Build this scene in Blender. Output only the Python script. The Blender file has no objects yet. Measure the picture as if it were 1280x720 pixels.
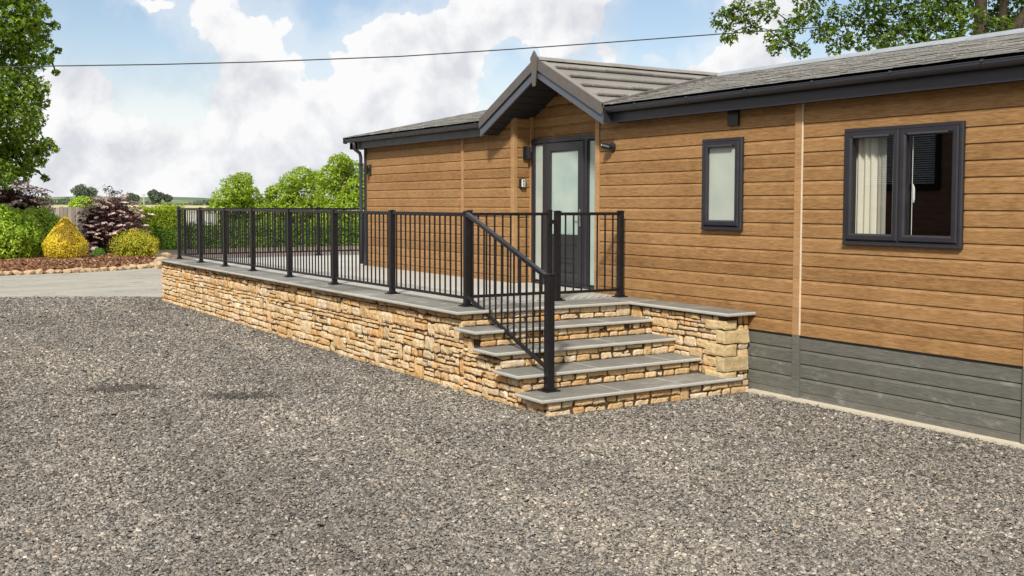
import bpy, bmesh, math, random
import numpy as np
from mathutils import Vector, Matrix, noise

R = math.radians
S = bpy.context.scene
COL = S.collection
rng = np.random.default_rng(7)
random.seed(7)

# ------------------------------------------------------------------ camera
# world: +Y runs along the lodge wall away from the camera, +X points into the wall,
# z = 0 is the terrace floor; the ground lies at G
G = -0.88
EYE = 1.17
YAW, PITCH, ROLL, FPX, CYP = R(32.389), R(3.0275), R(-0.112), 1325.9, 325.0
_f = np.array([math.sin(YAW), math.cos(YAW), 0.]); _r = np.array([math.cos(YAW), -math.sin(YAW), 0.]); _d = np.array([0, 0, -1.])
_f2 = _f*math.cos(PITCH)+_d*math.sin(PITCH); _d2 = _d*math.cos(PITCH)-_f*math.sin(PITCH)
_r3 = _r*math.cos(ROLL)+_d2*math.sin(ROLL); _d3 = _d2*math.cos(ROLL)-_r*math.sin(ROLL)
MC = np.array([_r3, _d3, _f2])
cam = bpy.data.cameras.new('camera'); camo = bpy.data.objects.new('camera', cam); COL.objects.link(camo)
m = Matrix(((_r3[0], -_d3[0], -_f2[0], 0), (_r3[1], -_d3[1], -_f2[1], 0), (_r3[2], -_d3[2], -_f2[2], EYE), (0, 0, 0, 1)))
camo.matrix_world = m
cam.sensor_width = 36; cam.lens = 36*FPX/1280; cam.shift_y = -(360-CYP)/1280
cam.clip_start = 0.05; cam.clip_end = 5000
S.camera = camo

def at(px, py, ax, v):
    """point of the place seen at photo pixel px,py on the plane axis=v"""
    d = MC.T@np.array([(px-640)/FPX, (py-CYP)/FPX, 1.]); e = np.array([0, 0, EYE])
    return e+d*(v-e[ax])/d[ax]
def direc(px, py):
    d = MC.T@np.array([(px-640)/FPX, (py-CYP)/FPX, 1.]); return d/np.linalg.norm(d)

# ------------------------------------------------------------------ light
S.view_settings.view_transform = 'Standard'; S.view_settings.look = 'None'; S.view_settings.gamma = 1
S.view_settings.exposure = 0.3
SUN_EL, SUN_AZ = R(41), R(226)          # azimuth clockwise from +Y
w = bpy.data.worlds.new('World'); S.world = w; w.use_nodes = True
nt = w.node_tree; nt.nodes.clear()
def N(t, **k):
    n = nt.nodes.new(t)
    for a, b in k.items(): setattr(n, a, b)
    return n
def LK(a, b): nt.links.new(a, b)
def val(x, sock):
    if hasattr(x, 'links') or hasattr(x, 'is_linked'): LK(x, sock)
    else: sock.default_value = x
def MA(op, a, b=None, c=None, clamp=False):
    n = N('ShaderNodeMath', operation=op); n.use_clamp = clamp
    val(a, n.inputs[0])
    if b is not None: val(b, n.inputs[1])
    if c is not None: val(c, n.inputs[2])
    return n.outputs[0]
def MR(v, a, b, c=0., d=1., smooth=True):
    n = N('ShaderNodeMapRange'); n.interpolation_type = 'SMOOTHSTEP' if smooth else 'LINEAR'
    val(v, n.inputs['Value']); n.inputs['From Min'].default_value = a; n.inputs['From Max'].default_value = b
    n.inputs['To Min'].default_value = c; n.inputs['To Max'].default_value = d
    return n.outputs['Result']
out = N('ShaderNodeOutputWorld'); bg = N('ShaderNodeBackground'); bg.inputs['Strength'].default_value = 0.1
sky = N('ShaderNodeTexSky', sky_type='NISHITA'); sky.sun_disc = False
sky.sun_elevation = SUN_EL; sky.sun_rotation = SUN_AZ; sky.air_density = 1.0; sky.dust_density = 0.6; sky.ozone_density = 1.5
tc = N('ShaderNodeTexCoord'); DIR = tc.outputs['Generated']
def noise_n(scale, detail, rough, vec=None, dist=0.0):
    n = N('ShaderNodeTexNoise'); n.inputs['Scale'].default_value = scale; n.inputs['Detail'].default_value = detail
    n.inputs['Roughness'].default_value = rough; n.inputs['Distortion'].default_value = dist
    LK(vec if vec is not None else DIR, n.inputs['Vector']); return n.outputs['Fac']
def warp():
    acc = DIR
    for sc_, amp, det in ((9, .085, 3), (26, .045, 4), (80, .016, 3)):
        n = N('ShaderNodeTexNoise'); n.inputs['Scale'].default_value = sc_; n.inputs['Detail'].default_value = det; LK(DIR, n.inputs['Vector'])
        a = N('ShaderNodeVectorMath', operation='SUBTRACT'); LK(n.outputs['Color'], a.inputs[0]); a.inputs[1].default_value = (.5, .5, .5)
        b = N('ShaderNodeVectorMath', operation='SCALE'); LK(a.outputs[0], b.inputs[0]); b.inputs['Scale'].default_value = amp
        d = N('ShaderNodeVectorMath', operation='ADD'); LK(acc, d.inputs[0]); LK(b.outputs[0], d.inputs[1]); acc = d.outputs[0]
    return acc
DIRW = warp()
def blob(px, py, rx, ry, wgt):
    """a soft patch of sky round one direction"""
    c = direc(px, py); u = np.cross(c, [0, 0, 1.]); u /= np.linalg.norm(u); v = np.cross(u, c)
    def dot(vec):
        n = N('ShaderNodeVectorMath', operation='DOT_PRODUCT'); LK(DIRW, n.inputs[0]); n.inputs[1].default_value = vec; return n.outputs['Value']
    a = MA('MULTIPLY', dot(tuple(u)), FPX/rx); b = MA('MULTIPLY', dot(tuple(v)), FPX/ry)
    r2 = MA('ADD', MA('MULTIPLY', a, a), MA('MULTIPLY', b, b))
    front = MR(dot(tuple(c)), 0.0, 0.2)
    g = MA('MULTIPLY', MA('POWER', 2.718, MA('MULTIPLY', r2, -0.9)), front)
    return MA('MULTIPLY', g, wgt)
fb = noise_n(5.2, 12, 0.60, dist=0.25)
fb2 = noise_n(17, 8, 0.6, dist=0.1)
cov = MA('ADD', MA('MULTIPLY', MA('SUBTRACT', fb, 0.5), 2.1), MA('ADD', 0.60, MA('MULTIPLY', MA('SUBTRACT', fb2, 0.5), 0.75)))
# gaps of blue between the clouds (-) and single cloud heads (+)
for b_ in [(110, 45, 120, 62, -1.05), (10, 70, 70, 90, -.4), (402, 50, 34, 75, -.75), (470, -6, 120, 22, -.8), (636, 118, 50, 55, -1.25), (806, 38, 66, 72, -1.35), (1130, 5, 170, 62, -1.3),
           (190, 160, 60, 26, -.28), (330, 120, 40, 60, -.12), (1010, 50, 40, 30, -.5),
           (172, 10, 30, 10, .95), (92, 108, 40, 24, .95), (520, 60, 80, 55, .55), (690, 30, 85, 50, .6), (925, 66, 64, 42, .9), (560, 120, 45, 50, .4), (770, 66, 22, 22, .7), (822, 82, 14, 10, .8),
           (300, 50, 62, 90, .5), (250, 210, 300, 60, .5), (950, 2, 60, 26, .6)]:
    cov = MA('ADD', cov, blob(*b_))
mask = MR(cov, 0.38, 0.52)
veil = MA('MULTIPLY', MR(cov, -0.4, 0.45), 0.42)
low = N('ShaderNodeSeparateXYZ'); LK(DIR, low.inputs[0])
mask = MA('MAXIMUM', mask, veil)
mask = MA('MAXIMUM', mask, MR(low.outputs['Z'], 0.16, 0.03, 0, 0.9))
# relief: the same billows sampled a little towards the sun
off = N('ShaderNodeVectorMath', operation='ADD'); LK(DIR, off.inputs[0]); off.inputs[1].default_value = (-.016, -.006, .022)
def relief(scale, det):
    return MA('SUBTRACT', noise_n(scale, det, 0.55, dist=0.25), noise_n(scale, det, 0.55, vec=off.outputs[0], dist=0.25))
rel = MA('ADD', MA('MULTIPLY', relief(5.2, 12), 4.6), MA('MULTIPLY', relief(17, 9), 3.6))
depth = MR(cov, 0.5, 1.4, 0.0, 0.36)
shade = MA('ADD', MA('SUBTRACT', 0.80, depth), rel, clamp=True)
cr = N('ShaderNodeMix', data_type='RGBA'); LK(shade, cr.inputs['Factor'])
cr.inputs['A'].default_value = (5.8, 5.95, 6.35, 1); cr.inputs['B'].default_value = (7.9, 7.9, 7.95, 1)
skg = N('ShaderNodeMix', data_type='RGBA', blend_type='MULTIPLY'); skg.inputs['Factor'].default_value = 1
LK(sky.outputs[0], skg.inputs['A']); skg.inputs['B'].default_value = (1.12, 1.04, 1.0, 1)
mx = N('ShaderNodeMix', data_type='RGBA'); LK(mask, mx.inputs['Factor']); LK(skg.outputs['Result'], mx.inputs['A']); LK(cr.outputs['Result'], mx.inputs['B'])
LK(mx.outputs['Result'], bg.inputs['Color']); LK(bg.outputs[0], out.inputs[0])
w.cycles.sampling_method = 'MANUAL'; w.cycles.sample_map_resolution = 512

sl = bpy.data.lights.new('sun', 'SUN'); sl.energy = 3.9; sl.angle = R(7); sl.color = (1, .95, .87)
so = bpy.data.objects.new('sun', sl); COL.objects.link(so)
sd = Vector((math.sin(SUN_AZ)*math.cos(SUN_EL), math.cos(SUN_AZ)*math.cos(SUN_EL), math.sin(SUN_EL)))
so.rotation_euler = sd.to_track_quat('Z', 'Y').to_euler(); so.location = (0, 0, 20)

# ------------------------------------------------------------------ materials
class Mat:
    def __init__(s, name):
        s.m = bpy.data.materials.new(name); s.m.use_nodes = True; s.t = s.m.node_tree
        s.b = s.t.nodes['Principled BSDF']; s.o = s.t.nodes['Material Output']
    def n(s, t, **k):
        x = s.t.nodes.new(t)
        for a, b in k.items(): setattr(x, a, b)
        return x
    def l(s, a, b): s.t.links.new(a, b)
    def v(s, x, sock):
        if hasattr(x, 'is_linked'): s.l(x, sock)
        else: sock.default_value = x
    def coords(s, scale=(1, 1, 1), rot=(0, 0, 0), kind='Object'):
        tcn = s.n('ShaderNodeTexCoord'); mp = s.n('ShaderNodeMapping'); s.l(tcn.outputs[kind], mp.inputs[0])
        mp.inputs['Scale'].default_value = scale; mp.inputs['Rotation'].default_value = rot
        return mp.outputs[0]
    def noise(s, vec, scale, detail=4, rough=.55, dist=0):
        x = s.n('ShaderNodeTexNoise'); s.l(vec, x.inputs['Vector']); x.inputs['Scale'].default_value = scale
        x.inputs['Detail'].default_value = detail; x.inputs['Roughness'].default_value = rough; x.inputs['Distortion'].default_value = dist
        return x.outputs['Fac']
    def voro(s, vec, scale, feature='F1', outp='Distance', rnd=1):
        x = s.n('ShaderNodeTexVoronoi', feature=feature); s.l(vec, x.inputs['Vector']); x.inputs['Scale'].default_value = scale
        x.inputs['Randomness'].default_value = rnd
        return x.outputs[outp]
    def ramp(s, fac, stops, interp='LINEAR'):
        x = s.n('ShaderNodeValToRGB'); s.l(fac, x.inputs[0]); e = x.color_ramp.elements; x.color_ramp.interpolation = interp
        while len(e) < len(stops): e.new(0.5)
        for q, (p, c) in zip(e, stops):
            q.position = p; q.color = (c[0], c[1], c[2], 1) if not isinstance(c, (int, float)) else (c, c, c, 1)
        return x.outputs[0]
    def mix(s, f, a, b, blend='MIX'):
        x = s.n('ShaderNodeMix', data_type='RGBA', blend_type=blend); s.v(f, x.inputs['Factor'])
        for sock, c in ((x.inputs['A'], a), (x.inputs['B'], b)):
            if isinstance(c, tuple): sock.default_value = (c[0], c[1], c[2], 1)
            else: s.v(c, sock)
        return x.outputs['Result']
    def math(s, op, a, b=0.0, clamp=False):
        x = s.n('ShaderNodeMath', operation=op); x.use_clamp = clamp; s.v(a, x.inputs[0]); s.v(b, x.inputs[1]); return x.outputs[0]
    def mr(s, v_, a, b, c=0., d=1.):
        x = s.n('ShaderNodeMapRange'); s.v(v_, x.inputs[0]); x.inputs[1].default_value = a; x.inputs[2].default_value = b; x.inputs[3].default_value = c; x.inputs[4].default_value = d
        return x.outputs[0]
    def island(s): return s.n('ShaderNodeNewGeometry').outputs['Random Per Island']
    def rgb(s, c, rough=.6, spec=.5, metal=0):
        if isinstance(c, tuple): s.b.inputs['Base Color'].default_value = (c[0], c[1], c[2], 1)
        else: s.l(c, s.b.inputs['Base Color'])
        s.v(rough, s.b.inputs['Roughness']); s.b.inputs['Specular IOR Level'].default_value = spec; s.b.inputs['Metallic'].default_value = metal
        return s
    def bump(s, h, strength=.3, dist=.01):
        x = s.n('ShaderNodeBump'); s.l(h, x.inputs['Height']); x.inputs['Strength'].default_value = strength; x.inputs['Distance'].default_value = dist
        s.l(x.outputs[0], s.b.inputs['Normal']); return s

def plain(name, c, rough=.5, spec=.5, metal=0, var=.12, nscale=9):
    M = Mat(name); v = M.coords()
    f = M.noise(v, nscale, 6, .6); f2 = M.noise(v, nscale*12, 3, .6)
    k = M.mr(M.math('ADD', M.math('MULTIPLY', f, .7), M.math('MULTIPLY', f2, .3)), .35, .65, 1-var, 1+var)
    cc = M.n('ShaderNodeMix', data_type='RGBA', blend_type='MULTIPLY'); cc.inputs['Factor'].default_value = 1
    cc.inputs['A'].default_value = (*c, 1); M.l(k, cc.inputs['B'])
    M.rgb(cc.outputs['Result'], M.mr(f, .3, .7, max(.02, rough-.08), min(1, rough+.08)), spec, metal)
    return M

MT = {}
# wood-look cladding, embossed grain along Y (or along X on walls that face Y)
def cladding_mat(name, stops, axis='Y', frost=0.0):
    M = Mat(name)
    sc = (1, .09, 1) if axis == 'Y' else (.09, 1, 1)
    v = M.coords(sc); vo = M.coords()
    wob = M.noise(v, 7, 3, .5)
    g1 = M.noise(v, 95, 5, .65, .6); g2 = M.noise(v, 34, 4, .6, 1.2); big = M.noise(vo, 1.3, 4, .6); mid = M.noise(vo, 5.5, 5, .6)
    f = M.math('ADD', M.math('MULTIPLY', g1, .62), M.math('MULTIPLY', g2, .26))
    f = M.math('ADD', f, M.math('MULTIPLY', mid, .14)); f = M.math('ADD', f, M.math('MULTIPLY', big, .16))
    sz = M.n('ShaderNodeSeparateXYZ'); M.l(vo, sz.inputs[0]); wn_ = M.n('ShaderNodeTexWhiteNoise', noise_dimensions='1D')
    M.l(M.math('FLOOR', M.math('DIVIDE', M.math('ADD', sz.outputs[2], -.687), .1465)), wn_.inputs['W'])
    isl = M.math('MULTIPLY', M.math('SUBTRACT', wn_.outputs['Value'], .5), .09)
    f = M.math('ADD', f, isl)
    f = M.mr(f, .38, .80)
    c = M.ramp(f, stops)
    if frost:
        fr = M.noise(M.coords((1, .5, 1)), 6.5, 9, .75, .3)
        c = M.mix(M.mr(fr, .56, .72, 0, frost), c, (.34, .35, .33))
    M.rgb(c, M.mr(g1, .3, .7, .58, .8), .3)
    M.bump(M.math('ADD', g1, M.math('MULTIPLY', g2, .6)), .32, .006)
    return M.m
wood_stops = [(0, (.13, .062, .021)), (.35, (.245, .129, .047)), (.62, (.335, .184, .073)), (1, (.45, .265, .120))]
MT['clad'] = cladding_mat('oak_cladding', wood_stops)
MT['cladX'] = cladding_mat('oak_cladding_return', wood_stops, 'X')
MT['trim'] = cladding_mat('oak_trim', [(0, (.25, .135, .055)), (.5, (.38, .215, .095)), (1, (.5, .30, .14))])
MT['skirt'] = cladding_mat('grey_skirting', [(0, (.085, .083, .070)), (.45, (.130, .126, .107)), (1, (.19, .184, .158))], 'Y', .5)
MT['darkclad'] = cladding_mat('dark_brown_cladding', [(0, (.10, .055, .035)), (.5, (.22, .125, .085)), (1, (.32, .19, .13))])
MT['frame'] = plain('anthracite_upvc', (.026, .025, .030), .36, .45, var=.06).m
MT['fascia'] = plain('anthracite_fascia', (.028, .029, .036), .42, .5, var=.1).m
MT['barge'] = plain('brown_grey_verge', (.115, .10, .09), .55, .4, var=.15).m
MT['bargelow'] = plain('blue_grey_bargeboard', (.085, .095, .115), .4, .5, var=.1).m
MT['gutter'] = plain('dark_gutter', (.045, .048, .058), .45, .4, var=.04).m
MT['soffit'] = plain('black_soffit', (.018, .017, .018), .6, .3, var=.2).m
MT['black'] = plain('black_powder_coat', (.009, .0085, .010), .4, .4, var=.25, nscale=14).m
MT['lamp'] = plain('black_lamp', (.014, .014, .015), .35, .5).m
MT['silver'] = plain('brushed_steel', (.6, .6, .6), .3, .5, 1).m
MT['white'] = plain('white_plastic', (.75, .75, .72), .4).m
MT['curtain'] = plain('cream_curtain', (.68, .63, .53), .9, .2, var=.04).m
MT['net'] = plain('net_curtain', (.34, .32, .27), .9, .2, var=.1).m
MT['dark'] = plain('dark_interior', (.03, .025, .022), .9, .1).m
MT['sealant'] = plain('pale_sealant', (.7, .6, .46), .6).m
MT['rail_sheen'] = plain('glossy_handrail', (.013, .014, .02), .2, .6, var=.2).m

M = Mat('window_glass')            # clear pane: transparent, with a fresnel reflection
gm = M.n('ShaderNodeNewGeometry'); dt = M.n('ShaderNodeVectorMath', operation='DOT_PRODUCT'); M.l(gm.outputs['Incoming'], dt.inputs[0]); M.l(gm.outputs['Normal'], dt.inputs[1])
fz = M.math('ADD', .13, M.math('MULTIPLY', M.math('POWER', M.math('SUBTRACT', 1.0, M.math('ABSOLUTE', dt.outputs['Value'])), 5.0), .9))
tr = M.n('ShaderNodeBsdfTransparent'); tr.inputs[0].default_value = (.93, .96, .94, 1)
gl = M.n('ShaderNodeBsdfGlossy'); gl.inputs['Roughness'].default_value = .0; ms = M.n('ShaderNodeMixShader')
M.l(fz, ms.inputs[0]); M.l(tr.outputs[0], ms.inputs[1]); M.l(gl.outputs[0], ms.inputs[2]); M.l(ms.outputs[0], M.o.inputs[0]); MT['glass'] = M.m
M = Mat('frosted_glass'); v = M.coords()
f = M.noise(v, 2.2, 4, .5); f2 = M.noise(M.coords((1, 1, .3)), 160, 2, .5)
M.rgb(M.ramp(f, [(.3, (.30, .40, .355)), (.7, (.42, .50, .45))]), .22, .6); M.bump(f2, .05, .002); MT['frost'] = M.m
M = Mat('pale_frosted_glass'); v = M.coords(); f = M.noise(v, 2.5, 4, .5)
M.rgb(M.ramp(f, [(.3, (.36, .41, .355)), (.7, (.44, .48, .42))]), .2, .6); MT['frost2'] = M.m

# stone: each block its own tone, veined and pitted
def stone_mat(name, stops, br=1.0):
    M = Mat(name); v = M.coords(); isl = M.island()
    base = M.ramp(isl, stops)
    n1 = M.noise(v, 16, 8, .65, .5); n2 = M.noise(v, 60, 6, .7); n3 = M.noise(v, 240, 3, .6); n4 = M.noise(v, 2.0, 3, .5)
    c = M.mix(M.mr(n1, .46, .68, 0, .75), base, (.56*br, .31*br, .11*br))
    c = M.mix(M.mr(n2, .52, .72, 0, .65), c, (.82*br, .70*br, .50*br))
    c = M.mix(M.mr(n2, .45, .28, 0, .35), c, (.30*br, .18*br, .085*br))
    c = M.mix(M.mr(n3, .35, .65, 0, .12), c, (.4*br, .3*br, .2*br), 'MULTIPLY')
    M.rgb(c, .88, .25)
    M.bump(M.math('ADD', M.math('MULTIPLY', n1, .8), M.math('ADD', M.math('MULTIPLY', n2, .55), M.math('MULTIPLY', n3, .2))), .9, .02)
    return M.m
MT['stone'] = stone_mat('cotswold_walling_stone', [(0, (.60, .36, .14)), (.15, (.74, .55, .31)), (.35, (.78, .64, .43)), (.5, (.70, .46, .20)), (.62, (.56, .43, .27)), (.75, (.68, .38, .13)), (.9, (.84, .74, .55)), (1, (.48, .34, .20))])
MT['quoin'] = stone_mat('yellow_quoin_stone', [(0, (.60, .46, .22)), (.5, (.72, .58, .33)), (1, (.52, .43, .24))], 1.0)
M = Mat('mortar_gap'); M.rgb(M.ramp(M.noise(M.coords(), 40, 4), [(.3, (.035, .022, .012)), (.7, (.13, .085, .045))]), .95, .1); MT['mortar'] = M.m

def slab_mat(name, a, b, edge=None):
    M = Mat(name); v = M.coords(); isl = M.island()
    n1 = M.noise(v, 3.2, 8, .65, .4); n2 = M.noise(v, 28, 6, .6); n3 = M.noise(v, 150, 3, .6)
    f = M.math('ADD', M.math('MULTIPLY', n1, .5), M.math('MULTIPLY', n2, .3)); f = M.math('ADD', f, M.math('MULTIPLY', isl, .28))
    c = M.ramp(M.mr(f, .3, .8), [(0, a), (1, b)])
    c = M.mix(M.mr(n1, .58, .66, 0, .65), c, (.42, .41, .38))
    c = M.mix(M.mr(M.noise(v, 1.1, 6, .7, .3), .58, .68, 0, .45), c, (.5, .49, .46))
    M.rgb(c, M.mr(n2, .3, .7, .5, .75), .35); M.bump(M.math('ADD', n2, n3), .25, .006); return M.m
MT['slab'] = slab_mat('grey_sandstone_coping', (.105, .102, .09), (.285, .275, .245))
MT['edge'] = slab_mat('pale_coping_edge', (.34, .33, .29), (.50, .49, .44))
MT['floor'] = slab_mat('pale_terrace_paving', (.43, .415, .375), (.53, .515, .465))

# slate chippings
def chip_cols(M, f):
    return M.ramp(f, [(0, (.075, .069, .060)), (.2, (.160, .148, .130)), (.5, (.242, .223, .195)), (.8, (.325, .299, .257)), (.93, (.42, .382, .325)), (.985, (.62, .56, .48)), (.992, (.42, .30, .17)), (1, (.6, .56, .5))])
M = Mat('slate_chips'); v = M.coords(); pos = M.n('ShaderNodeNewGeometry')
n1 = M.noise(v, 90, 4, .6); big = M.noise(v, .55, 4, .55, .6)
c = chip_cols(M, M.island()); c = M.mix(M.mr(n1, .3, .7, 0, .5), c, (.60, .56, .52), 'MULTIPLY')
c = M.mix(M.mr(big, .42, .62, .0, .45), c, (.70, .68, .66), 'MULTIPLY')
c = M.mix(M.mr(big, .5, .32, .0, .35), c, (1.2, 1.16, 1.08), 'MULTIPLY')
trk = M.noise(M.coords((1, .16, 1), (0, 0, R(14))), .95, 3, .5, .5)
c = M.mix(M.mr(trk, .52, .68, 0, .65), c, (1.30, 1.27, 1.20), 'MULTIPLY'); c = M.mix(M.mr(trk, .46, .34, 0, .5), c, (.72, .72, .72), 'MULTIPLY')
M.rgb(c, .72, .35); M.bump(n1, .4, .004); MT['chips'] = M.m
M = Mat('damp_slate_chips'); c = chip_cols(M, M.island()); c = M.mix(1.0, c, (.30, .29, .27), 'MULTIPLY'); M.rgb(c, .6, .4); MT['damp'] = M.m
M = Mat('gravel_ground'); v = M.coords((1, 1, 1))
vo = M.n('ShaderNodeTexVoronoi'); M.l(v, vo.inputs['Vector']); vo.inputs['Scale'].default_value = 42
sx = M.n('ShaderNodeSeparateColor'); M.l(vo.outputs['Color'], sx.inputs[0])
c = chip_cols(M, sx.outputs[0]); c = M.mix(M.mr(vo.outputs['Distance'], .25, .75, 0, .8), c, (.28, .26, .24), 'MULTIPLY')
big = M.noise(v, .55, 4, .55, .6)
c = M.mix(M.mr(big, .42, .62, .0, .45), c, (.70, .68, .66), 'MULTIPLY')
trk = M.noise(M.coords((1, .16, 1), (0, 0, R(14))), .95, 3, .5, .5)
c = M.mix(M.mr(trk, .52, .68, 0, .65), c, (1.30, 1.27, 1.20), 'MULTIPLY'); c = M.mix(M.mr(trk, .46, .34, 0, .5), c, (.72, .72, .72), 'MULTIPLY')
M.rgb(c, .85, .2); hh = M.math('SUBTRACT', M.math('MULTIPLY', sx.outputs[1], .6), vo.outputs['Distance']); M.bump(hh, 1, .03); MT['gravel'] = M.m

M = Mat('weathered_road'); v = M.coords(); vs = M.coords((.35, 1.6, 1), (0, 0, R(-20)))
n1 = M.noise(vs, .8, 8, .65, .5); n2 = M.noise(v, 14, 6, .7); n3 = M.noise(v, 120, 3, .7); cr_ = M.noise(vs, .55, 6, .6, 1.6)
c = M.ramp(n1, [(.3, (.27, .255, .215)), (.5, (.36, .34, .285)), (.7, (.45, .42, .345))])
c = M.mix(M.mr(n2, .35, .65, .0, .35), c, (.22, .21, .19)); c = M.mix(M.mr(n3, .4, .7, 0, .3), c, (.5, .48, .43))
crk = M.math('ABSOLUTE', M.math('SUBTRACT', cr_, .5)); c = M.mix(M.mr(crk, .010, .0, 0, .85), c, (.09, .08, .07))
c = M.mix(M.mr(M.noise(M.coords((.12, 1.4, 1), (0, 0, R(-14))), 1.1, 7, .7), .56, .66, 0, .6), c, (.15, .14, .12))
M.rgb(c, .85, .3); M.bump(n3, .4, .01); MT['road'] = M.m
M = Mat('brown_path'); v = M.coords(); n1 = M.noise(v, 1, 6, .6)
M.rgb(M.ramp(n1, [(.3, (.17, .125, .095)), (.7, (.26, .20, .16))]), .9, .2); MT['path'] = M.m
M = Mat('bark_mulch'); v = M.coords(); vo = M.n('ShaderNodeTexVoronoi'); M.l(v, vo.inputs['Vector']); vo.inputs['Scale'].default_value = 14
sx = M.n('ShaderNodeSeparateColor'); M.l(vo.outputs['Color'], sx.inputs[0])
M.rgb(M.ramp(sx.outputs[0], [(0, (.06, .025, .012)), (.5, (.15, .07, .035)), (1, (.30, .165, .09))]), .95, .1); M.bump(sx.outputs[1], 1, .05); MT['mulch'] = M.m
M = Mat('bark_chips'); M.rgb(M.ramp(M.island(), [(0, (.07, .028, .014)), (.5, (.17, .08, .04)), (.9, (.32, .18, .10)), (1, (.42, .30, .2))]), .95, .1); MT['bark_chips'] = M.m
M = Mat('field_ground'); v = M.coords(); n1 = M.noise(M.coords((.3, 1, 1)), .02, 6, .6); n2 = M.noise(v, .3, 6, .6)
c = M.ramp(n1, [(.35, (.14, .18, .05)), (.5, (.36, .33, .14)), (.65, (.40, .37, .2))]); c = M.mix(M.mr(n2, .3, .7, 0, .3), c, (.10, .15, .04))
M.rgb(c, .95, .1); MT['field'] = M.m
M = Mat('far_hill'); v = M.coords((1, 1, 3)); n1 = M.noise(v, .012, 7, .65); n2 = M.noise(v, .09, 5, .7)
c = M.ramp(n1, [(.4, (.12, .16, .10)), (.5, (.18, .22, .13)), (.54, (.34, .33, .20)), (.62, (.14, .18, .11))]); c = M.mix(M.mr(n2, .45, .65, 0, .6), c, (.055, .09, .05))
M.rgb(c, .95, .05); MT['hill'] = M.m

M = Mat('straw_field'); v = M.coords((1, 1, 1)); n1 = M.noise(M.coords((.4, 1, 1)), .05, 6, .6)
M.rgb(M.ramp(n1, [(.35, (.30, .30, .13)), (.5, (.48, .43, .24)), (.65, (.54, .49, .30))]), .95, .05); MT['pale'] = M.m
def roof_mat(name, lo, hi, lichen, seed=0):
    M = Mat(name); v = M.coords(); isl = M.island()
    n1 = M.noise(v, 2.5, 7, .65, .4); n2 = M.noise(v, 26, 6, .7); n3 = M.noise(v, 130, 3, .7)
    f = M.math('ADD', M.math('MULTIPLY', n1, .5), M.math('MULTIPLY', n2, .35)); f = M.math('ADD', f, M.math('MULTIPLY', isl, .15))
    c = M.ramp(M.mr(f, .3, .7), [(0, lo), (1, hi)])
    c = M.mix(M.mr(M.noise(v, 15, 8, .75), .57, .66, 0, lichen), c, (.52, .49, .40))
    M.rgb(c, M.mr(n2, .3, .7, .45, .7), .45); M.bump(M.math('ADD', n2, n3), .5, .008); return M.m
MT['slate'] = roof_mat('weathered_slates', (.14, .138, .13), (.34, .33, .305), .9)
MT['gabletile'] = roof_mat('brown_grey_tiles', (.17, .158, .142), (.275, .258, .232), .25)
MT['ridge'] = roof_mat('sky_tinted_ridge', (.22, .24, .26), (.34, .37, .40), .15)  # bluish tint puts the reflected sky into the ridge colour
MT['tileedge'] = roof_mat('tile_edge', (.10, .09, .08), (.2, .18, .155), .3)

def leaf_mat(name, stops, trans=.35, rough=.55, spec=.22):
    M = Mat(name); isl = M.island(); v = M.coords()
    n1 = M.noise(v, 1.1, 3, .5)
    c = M.ramp(M.math('ADD', M.math('MULTIPLY', isl, .65), M.math('MULTIPLY', n1, .35)), stops)
    M.rgb(c, rough, spec)
    t = M.n('ShaderNodeBsdfTranslucent'); tcn = M.mix(1.0, c, (1.25, 1.35, .6), 'MULTIPLY'); M.l(tcn, t.inputs[0])
    ms = M.n('ShaderNodeMixShader'); ms.inputs[0].default_value = trans; M.l(M.b.outputs[0], ms.inputs[1]); M.l(t.outputs[0], ms.inputs[2]); M.l(ms.outputs[0], M.o.inputs[0])
    return M.m
MT['maple'] = leaf_mat('maple_leaves', [(.05, (.035, .075, .008)), (.5, (.13, .22, .018)), (.95, (.34, .44, .035))], .4)
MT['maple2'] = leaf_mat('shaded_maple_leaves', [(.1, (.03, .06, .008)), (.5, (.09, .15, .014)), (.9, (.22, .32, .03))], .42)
MT['bright'] = leaf_mat('bright_tree_leaves', [(.1, (0.125, 0.213, 0.019)), (.5, (0.275, 0.388, 0.031)), (.9, (0.450, 0.550, 0.062))], .35)
MT['laurel'] = leaf_mat('laurel_leaves', [(.1, (.06, .13, .008)), (.5, (.27, .42, .02)), (.9, (.58, .70, .09))], .28, .45, .35)
MT['hedge'] = leaf_mat('hedge_leaves', [(.1, (0.052, 0.117, 0.016)), (.5, (0.130, 0.234, 0.026)), (.9, (0.260, 0.390, 0.039))], .3)
MT['hedgetop'] = leaf_mat('hedge_new_growth', [(.1, (0.144, 0.240, 0.014)), (.5, (0.312, 0.408, 0.024)), (.9, (0.504, 0.552, 0.060))], .35)
MT['yellow'] = leaf_mat('yellow_conifer_foliage', [(.1, (.50, .36, .012)), (.5, (.78, .60, .03)), (.9, (.88, .78, .14))], .2)
MT['browned'] = leaf_mat('browned_conifer_foliage', [(.1, (0.210, 0.128, 0.015)), (.5, (0.390, 0.255, 0.030)), (.9, (0.630, 0.465, 0.045))], .15)
MT['gold'] = leaf_mat('golden_green_foliage', [(.1, (0.160, 0.174, 0.014)), (.5, (0.362, 0.362, 0.029)), (.9, (0.696, 0.638, 0.058))], .25)
MT['goldtip'] = leaf_mat('golden_tips', [(.1, (0.420, 0.360, 0.024)), (.9, (0.780, 0.660, 0.072))], .25)
MT['ball'] = leaf_mat('box_ball_foliage', [(.1, (0.045, 0.135, 0.015)), (.5, (0.105, 0.270, 0.030)), (.9, (0.210, 0.420, 0.060))], .2)
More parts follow.
